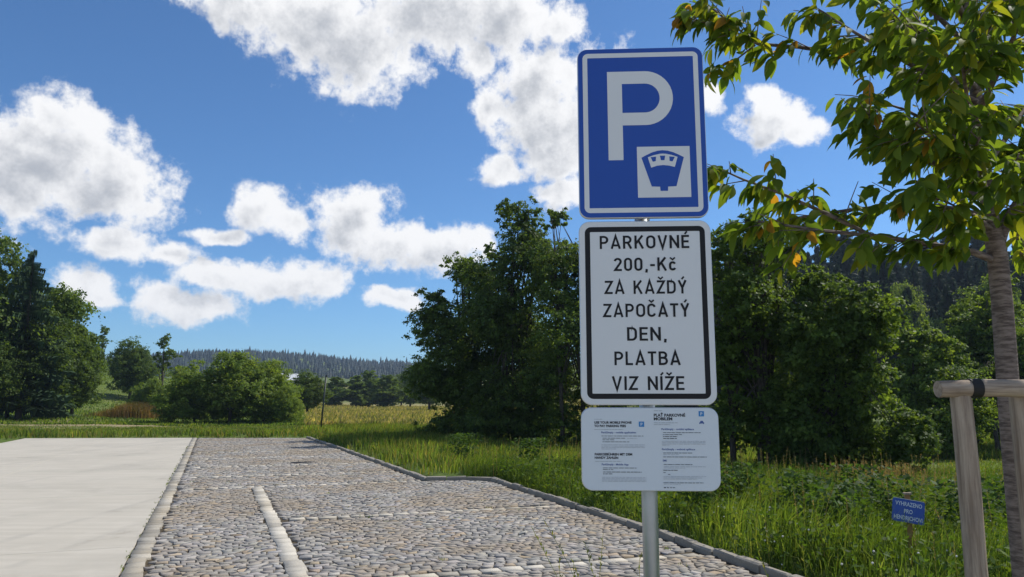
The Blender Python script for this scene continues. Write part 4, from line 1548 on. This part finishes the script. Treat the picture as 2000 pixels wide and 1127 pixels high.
# leaning dark post beyond the car park
b0 = ground_px(625, 846); t0 = at(637, 735, b0[1])
z0 = float(H(b0[0], b0[1]))
V, F = tubes([([(0, 0, -.4), (t0[0] - b0[0], 0, t0[2] - z0)], [.045, .04])], 10)
e = bpy.data.objects.new('leaning_post', None); COL.objects.link(e)
e.location = (b0[0], b0[1], z0)
e['label'] = 'thin dark leaning post in the grass beyond the end of the car park'; e['category'] = 'post'
link('shaft', mesh_py('shaft', V, F, M['post_green'], True), e)
V, F = tubes([([(t0[0] - b0[0], 0, t0[2] - z0 - .02), (t0[0] - b0[0] + .008, 0, t0[2] - z0 + .05)], [.055, .05])], 10)
link('cap', mesh_py('cap', V, F, M['post_green']), e)


# ------------------------------------------------------------------ grass
def blades(name, xy, hgt, wid, cols, seed, lean=.35, label=None, z0=None):
    r = np.random.default_rng(seed)
    n = len(xy)
    zg = H(xy[:, 0], xy[:, 1]) - .02 if z0 is None else z0
    az = r.uniform(0, 6.283, n)
    ld = np.stack([np.cos(az), np.sin(az)], -1)
    az2 = r.uniform(0, 6.283, n)
    sd = np.stack([np.cos(az2), np.sin(az2)], -1) * wid[:, None] * .5
    ln = (np.abs(r.normal(0, lean, n)) + .05) * hgt
    b = np.concatenate([xy, zg[:, None]], 1)
    s3 = np.concatenate([sd, np.zeros((n, 1))], 1)
    mid = b + np.concatenate([ld * (ln * .32)[:, None], (hgt * .58)[:, None]], 1)
    tip = b + np.concatenate([ld * ln[:, None], (hgt * np.clip(1 - .35 * (ln / hgt), .4, 1))[:, None]], 1)
    V = np.stack([b - s3, b + s3, mid + s3 * .8, mid - s3 * .8, tip], 1).reshape(-1, 3)
    o = (np.arange(n) * 5)[:, None]
    loops = (o + np.array([0, 1, 2, 3, 3, 2, 4])[None]).ravel()
    cols = np.array(cols)
    x, y = xy.T
    q = np.sin(x * 1.3 + 2 * np.sin(y * .9)) * np.sin(y * 1.1 + 1.5 * np.sin(x * .7)) + .6 * np.sin(x * 3.7 + y) * np.sin(y * 3.1 - x)
    cc = cols[r.integers(0, len(cols), n)] * r.uniform(.7, 1.35, (n, 1)) * (1 + .28 * q[:, None] * np.array([1.25, 1.0, .7]))
    return mesh_np(name, V, loops, np.tile([4, 3], n), M['grass'], np.repeat(cc, 5, 0))


def scatter(n, x0, x1, y0, y1, seed, dmin=.07, dmax=None, clump=0.0, frame=True, pw=1.0):
    r = np.random.default_rng(seed)
    x = r.uniform(x0, x1, n); y = y0 + (y1 - y0) * r.random(n) ** pw
    k = sdf_poly(x, y, LOT) > dmin
    if frame:
        k &= np.abs(x) < y * .80 + 1.5
    if clump:
        q = np.sin(x * 1.7 + np.sin(y * 1.1) * 2) * np.sin(y * 1.5 + np.sin(x * .8) * 2) + .5 * np.sin(x * 4.1 + 1) * np.sin(y * 3.7)
        k &= r.random(n) < np.clip(.75 + clump * q, .12, 1)
    return np.stack([x[k], y[k]], -1)


def hmap(xy, lo, hi, seed):
    r = np.random.default_rng(seed)
    x, y = xy.T
    q = .5 + .25 * np.sin(x * .9 + np.sin(y * .7) * 1.5) * np.sin(y * .8 + 1) + .25 * np.sin(x * 2.3 + y * 1.7)
    dk = sdf_poly(x, y, LOT)
    return (lo + (hi - lo) * q) * r.uniform(.55, 1.25, len(x)) * (.42 + .58 * ss(dk, .03, .7))


GC = [(.12, .185, .032), (.145, .21, .04), (.095, .155, .03), (.185, .225, .06), (.07, .12, .026)]
GD = GC + [(.20, .18, .07), (.17, .17, .05)]


def grass(name, xy, lo, hi, wid, cols, seed, label, lean=.35, hh=None):
    h_ = hmap(xy, lo, hi, seed) if hh is None else hh
    r = np.random.default_rng(seed + 1)
    me = blades(name, xy, h_, wid * r.uniform(.6, 1.4, len(xy)), cols, seed, lean)
    return link(name, me, kind='stuff', label=label, cat='grass')


xy = scatter(210000, -1.0, 13.5, 5.2, 17, 101, clump=.45, dmin=.045)
xy = xy[(xy @ VX) > 4.5]
xy = xy[~((xy[:, 0] > 8.5) & (xy[:, 1] > 13))] if False else xy
grass('verge_grass', xy, .26, .60, .011, GC, 102, 'tall lush green grass on the verge along the kerb')
xy = scatter(150000, -10, 26, 16.5, 44, 103, clump=.35)
xy = xy[(xy @ VX) > 3.6]
lawn = ((xy[:, 0] - 13.5) / 6) ** 2 + ((xy[:, 1] - 20) / 5.) ** 2 < 1
grass('rough_grass', xy, .22, .48, .024, GD, 104, 'rough grass between the kerb and the trees', hh=hmap(xy, .22, .48, 104) * np.where(lawn, .28, 1))
xy = scatter(120000, -42, 6, 31.5, 52, 105, clump=.3)
dd_ = np.clip(dirt_f(xy[:, 0], xy[:, 1]), 0, 1)
xy = xy[np.random.default_rng(4).random(len(xy)) > dd_ * 1.0]
grass('field_edge_grass', xy, .18, .45, .04, GD, 106, 'mixed green and dry grass behind the end of the car park', hh=hmap(xy, .18, .45, 106) * (1 - .72 * ss(-xy[:, 0], 8, 14) * ss(xy[:, 1], 34.5, 38)))
xy = scatter(110000, -75, 14, 50, 190, 107, frame=True, pw=1.6)
green = xy[xy[:, 0] < -.275 * xy[:, 1]]
grass('slope_grass', green, .12, .28, .09, GC, 111, 'short green grass at the foot of the hill and the wood edge')
xy = xy[xy[:, 0] >= -.275 * xy[:, 1]]
grass('meadow_grass', xy, .3, .55, .10, [(.30, .26, .13), (.22, .21, .08), (.34, .28, .15), (.14, .17, .05)], 108, 'dry yellowish meadow grass in the distance')
# unseen pale gravel, added around the camera to bounce light onto the signs
V = [(-26, -22, .0), (26, -22, .0), (26, 1.7, .0), (-26, 1.7, .0)]
nx_, ny_ = 40, 18
V = []
for j in range(ny_ + 1):
    for i in range(nx_ + 1):
        x_ = -26 + 52 * i / nx_; y_ = -22 + 23.7 * j / ny_ + (.25 * math.sin(x_ * 1.3) if j == ny_ else 0)
        V.append((x_, y_, float(H(x_, y_)) + .05))
F = [(j * (nx_ + 1) + i, j * (nx_ + 1) + i + 1, (j + 1) * (nx_ + 1) + i + 1, (j + 1) * (nx_ + 1) + i) for j in range(ny_) for i in range(nx_)]
m, nt, out = mat_new('bounce_gravel')
P = pos(nt)
n1 = noise(nt, P, 35, 5, .7); n2 = noise(nt, P, .8, 4, .6)
c = mixc(nt, sstep(nt, n1, .3, .7), (.30, .28, .24), (.56, .53, .47))
c = mixc(nt, sstep(nt, n2, .4, .7, 0, .4), c, (.36, .32, .26))
bsdf(nt, out, c, .9, .2, bump=n1, bump_d=.02)
link('bounce_ground', mesh_py('bounce_ground', V, F, m), kind='structure')
# around the post and the near edge
xy = scatter(26000, -.6, 5.5, 2.3, 5.4, 109, frame=False)
xy = xy[(np.hypot(xy[:, 0] - SX, xy[:, 1] - SY) > .06)]
xy = xy[(xy @ UX < 3.9) | (xy @ VX > 4.6)]
grass('near_grass', xy, .10, .30, .008, GC, 110, 'short grass around the foot of the sign post')

# ------------------------------------------------------------------ weeds, flowers and stalks on the verge
def weeds(name, xy, hi, size, cols, seed, label):
    r = np.random.default_rng(seed)
    n = len(xy)
    hg = hi * r.random(n) ** .8
    p = np.concatenate([xy + r.normal(0, .03, (n, 2)), (H(xy[:, 0], xy[:, 1]) + hg)[:, None]], 1)
    nm = r.normal(0, .5, (n, 3)) + np.array([0, 0, .9])
    ax = r.normal(0, 1, (n, 3)); ax[:, 2] *= .5
    sd = np.cross(ax, nm); sd /= np.linalg.norm(sd, axis=1, keepdims=True)
    ax = np.cross(nm, sd); ax /= np.linalg.norm(ax, axis=1, keepdims=True)
    s_ = size * r.uniform(.5, 1.5, (n, 1))
    V = np.stack([p - ax * s_ * .5, p + sd * s_ * .26 + ax * s_ * .05, p + ax * s_ * .5, p - sd * s_ * .26 + ax * s_ * .05], 1).reshape(-1, 3)
    cols = np.array(cols)
    cc = cols[r.integers(0, len(cols), n)] * r.uniform(.7, 1.35, (n, 1))
    me = mesh_np(name, V, np.arange(n * 4), np.full(n, 4), M['grass'], np.repeat(cc, 4, 0))
    return link(name, me, kind='stuff', label=label, cat='weeds')


xy = scatter(80000, -.5, 12, 5.4, 16, 201, clump=.5, dmin=.10)
xy = xy[(xy @ VX) > 4.7]
r5 = np.random.default_rng(77)
wc_ = np.array([ground_px(x_, y_)[:2] for x_, y_ in ((1180, 985), (1330, 1030), (1400, 1010), (1530, 1040), (1590, 1090), (1690, 1060), (1850, 1085), (1950, 1060), (1010, 925), (880, 905), (1640, 1010))])
wi = r5.integers(0, len(wc_), 9000)
wx = wc_[wi] + VX * .35 + r5.normal(0, .20, (9000, 2))
wx = wx[sdf_poly(wx[:, 0], wx[:, 1], LOT) > .08]
weeds('tall_weeds', wx, .70, .075, [(.05, .095, .025), (.065, .115, .028), (.045, .085, .022)], 207, 'taller dark leafy weeds standing in clumps in the verge')
weeds('verge_weeds', xy, .42, .06, [(.06, .11, .02), (.08, .14, .025), (.05, .09, .02), (.11, .16, .03)], 202, 'broad leaved weeds and clover among the verge grass')


def dots(name, xy, z, rad_, mat, label):
    """small flower heads: a squat six sided bud each, on a thin stalk"""
    V, F = [], []
    for (x, y), zz in zip(xy, z):
        b = len(V)
        r_ = rad_ * random.uniform(.7, 1.25)
        zg = float(H(x, y))
        for (dz, k) in ((-.7, .55), (.1, 1.0), (.7, .6)):
            for i in range(6):
                a_ = math.pi * i / 3
                V.append((x + r_ * k * math.cos(a_), y + r_ * k * math.sin(a_), zz + r_ * dz))
        for t in (0, 6):
            for i in range(6):
                F.append((b + t + i, b + t + (i + 1) % 6, b + t + 6 + (i + 1) % 6, b + t + 6 + i))
        F += [tuple(b + 12 + i for i in range(6)), tuple(b + 5 - i for i in range(6))]
    return link(name, mesh_py(name, V, F, mat), kind='stuff', label=label, cat='flowers')


r = np.random.default_rng(211)
q = []
for (px_, py_, n_, sp) in ((1560, 1100, 40, .5), (1620, 1110, 24, .6), (1440, 1060, 16, .4), (1330, 1040, 10, .4), (1250, 1010, 6, .4), (1900, 1105, 12, .5)):
    c_ = ground_px(px_, py_)
    q.append(c_[:2] + VX * .35 + r.normal(0, sp, (n_, 2)))
q = np.concatenate(q)
q = q[sdf_poly(q[:, 0], q[:, 1], LOT) > .12]
dots('clover_blossoms', q, H(q[:, 0], q[:, 1]) + r.uniform(.16, .36, len(q)), .010, M['flower_white'], 'scattered white clover heads in the verge grass')


def stalks(name, xy, hgt, seed, col, label, lean=.12, head=.16):
    """flowering grass: thin stem with a loose feathery head"""
    r = np.random.default_rng(seed)
    V, F, C = [], [], []
    for (x, y), h in zip(xy, hgt):
        az = r.uniform(0, 6.28); ln = abs(r.normal(0, lean)) * h
        zg = float(H(x, y)) - .02
        d = np.array([math.cos(az), math.sin(az), 0])
        ps = [np.array([x, y, zg]) + d * ln * t * t + np.array([0, 0, h * t]) for t in (0, .4, .75, 1.0)]
        sd = np.array([1, 0, 0]) * .0009 * (1 + .10 * math.hypot(x, y))
        b = len(V)
        for p in ps:
            V += [p - sd, p + sd]
        for i in range(3):
            F.append((b + 2 * i, b + 2 * i + 1, b + 2 * i + 3, b + 2 * i + 2))
        C += [col[r.integers(len(col))]] * 8
        for k in range(14):
            t = 1 - head / h * r.random() * 1.2
            p = ps[2] + (ps[3] - ps[2]) * ((t - .75) / .25)
            a2 = r.uniform(0, 6.28)
            l_ = r.uniform(.012, .035)
            e = p + np.array([math.cos(a2) * l_ * .7, math.sin(a2) * l_ * .7, l_ * .9])
            w = np.array([-math.sin(a2), math.cos(a2), .3]) * .004
            b = len(V)
            V += [p, (p + e) / 2 + w, e, (p + e) / 2 - w]
            F.append((b, b + 1, b + 2, b + 3)); C += [col[r.integers(len(col))]] * 4
    me = mesh_np(name, np.array(V), np.array(F).ravel(), np.full(len(F), 4), M['grass'], np.array(C))
    return link(name, me, kind='stuff', label=label, cat='grass')


xy = scatter(900, -1, 12, 5.6, 17, 221, clump=.3, dmin=.15)
xy = xy[(xy @ VX) > 4.7]
stalks('seed_grass', xy, np.random.default_rng(2).uniform(.5, .85, len(xy)), 222, [(.20, .17, .09), (.15, .17, .06), (.26, .18, .12)], 'thin flowering grass stalks above the verge')
nx = np.array([(at(x_, 1100, 4.6)[0], 4.6 + dy) for x_, dy in ((1020, 0), (1045, .1), (1060, -.1), (1075, 0), (1085, .15), (1100, -.1), (1185, .1), (1160, .2), (1095, .05), (1420, .1), (1450, .0))])
nx = nx - UX * .55
stalks('tall_stalks', nx, np.random.default_rng(3).uniform(.78, 1.0, len(nx)), 224, [(.13, .16, .04), (.20, .19, .07)], 'tall grass stalks growing at the near edge of the cobbles', .3)
c_ = ground_px(1715, 985); rr_ = np.random.default_rng(41)
px2 = np.stack([c_[0] + rr_.normal(0, .45, 240), c_[1] + rr_.normal(0, .5, 240)], -1)
stalks('pink_grass', px2, rr_.uniform(.5, .75, 240), 226, [(.30, .19, .13), (.26, .18, .11), (.20, .17, .08)], 'patch of pinkish brown flowering grass below the thicket')
# yellow flower beside the timber stake
c_ = ground_px(1955, 1127)
zf = float(H(c_[0], c_[1]))
yf = bpy.data.objects.new('yellow_flower', None); COL.objects.link(yf)
yf.location = (c_[0], c_[1], zf)
yf['label'] = 'single yellow flower in the grass beside the timber stake'; yf['category'] = 'flower'
V, F = tubes([([(0, 0, -.03), (.01, 0, .12), (.015, 0, .24)], [.003, .0025, .002])], 5)
mst = plain('flower_stem', (.08, .13, .03), .6)
link('stem', mesh_py('stem', V, F, mst), yf)
V, F = [], []
for k in range(16):
    a_ = 2 * math.pi * k / 16
    b = len(V)
    ca_, sa_ = math.cos(a_), math.sin(a_)
    V += [(.015 - sa_ * .003, ca_ * .003, .24), (.015 + sa_ * .003, -ca_ * .003, .24), (.015 + ca_ * .026 + sa_ * .005, sa_ * .026 - ca_ * .005, .252), (.015 + ca_ * .026 - sa_ * .005, sa_ * .026 + ca_ * .005, .252)]
    F.append((b, b + 1, b + 2, b + 3))
link('petals', mesh_py('petals', V, F, M['flower_yellow']), yf)

# rusty brown dock and reed clump left of the willow bushes
c_ = ground_px(268, 820); r = np.random.default_rng(231)
n = 5000
xy = np.stack([c_[0] + r.normal(0, 1.5, n), c_[1] + r.normal(0, 1.0, n)], -1)
k = np.exp(-(((xy[:, 0] - c_[0]) / 2.2) ** 2))
me = blades('brown_reeds', xy, (.5 + 1.0 * k) * r.uniform(.6, 1.1, n), np.full(n, .035), [(.16, .10, .045), (.20, .13, .06), (.11, .10, .035)], 232, .25)
link('brown_reeds', me, kind='stuff', label='clump of rusty brown weeds before the pale low bush', cat='weeds')

# ------------------------------------------------------------------ the air
m = bpy.data.materials.new('summer_haze'); m.use_nodes = True
nt = m.node_tree; nt.nodes.clear()
out = nt.nodes.new('ShaderNodeOutputMaterial')
pv = nt.nodes.new('ShaderNodeVolumePrincipled')
pv.inputs['Color'].default_value = (.58, .75, 1.0, 1)
pv.inputs['Density'].default_value = .00026
pv.inputs['Anisotropy'].default_value = .3
nt.links.new(pv.outputs[0], out.inputs['Volume'])
v, f = box(-1600, 1600, -400, 2400, -8, 95)
hz_me = mesh_py('haze', v, f, m)
link('haze', hz_me, kind='stuff', label='faint blue summer haze over the valley', cat='haze')

# tufts in the joints beside the concrete and along the kerb
r6 = np.random.default_rng(313)
tu = r6.uniform(6.5, 30, 60)
tf = np.concatenate([np.stack([np.repeat(tu, 14) + r6.normal(0, .05, 840), -.726 - .0022 * (np.repeat(tu, 14) - 4) + r6.normal(0, .010, 840)], -1),
                     np.stack([np.repeat(r6.uniform(6, 30, 70), 10) + r6.normal(0, .03, 700), np.repeat(r6.uniform(-.4, 4.8, 70), 10) + r6.normal(0, .03, 700)], -1)])
txy = tf[:, :1] * UX + tf[:, 1:] * VX
kk = sdf_poly(txy[:, 0], txy[:, 1], LOT) < -.05
txy = txy[kk]
me = blades('joint_weeds', txy, r6.uniform(.02, .06, len(txy)), np.full(len(txy), .008), GC + [(.18, .16, .06)], 314, .6, z0=np.full(len(txy), -.02))
link('joint_weeds', me, kind='stuff', label='tiny weed tufts in the joints of the cobbles and concrete edge', cat='weeds')
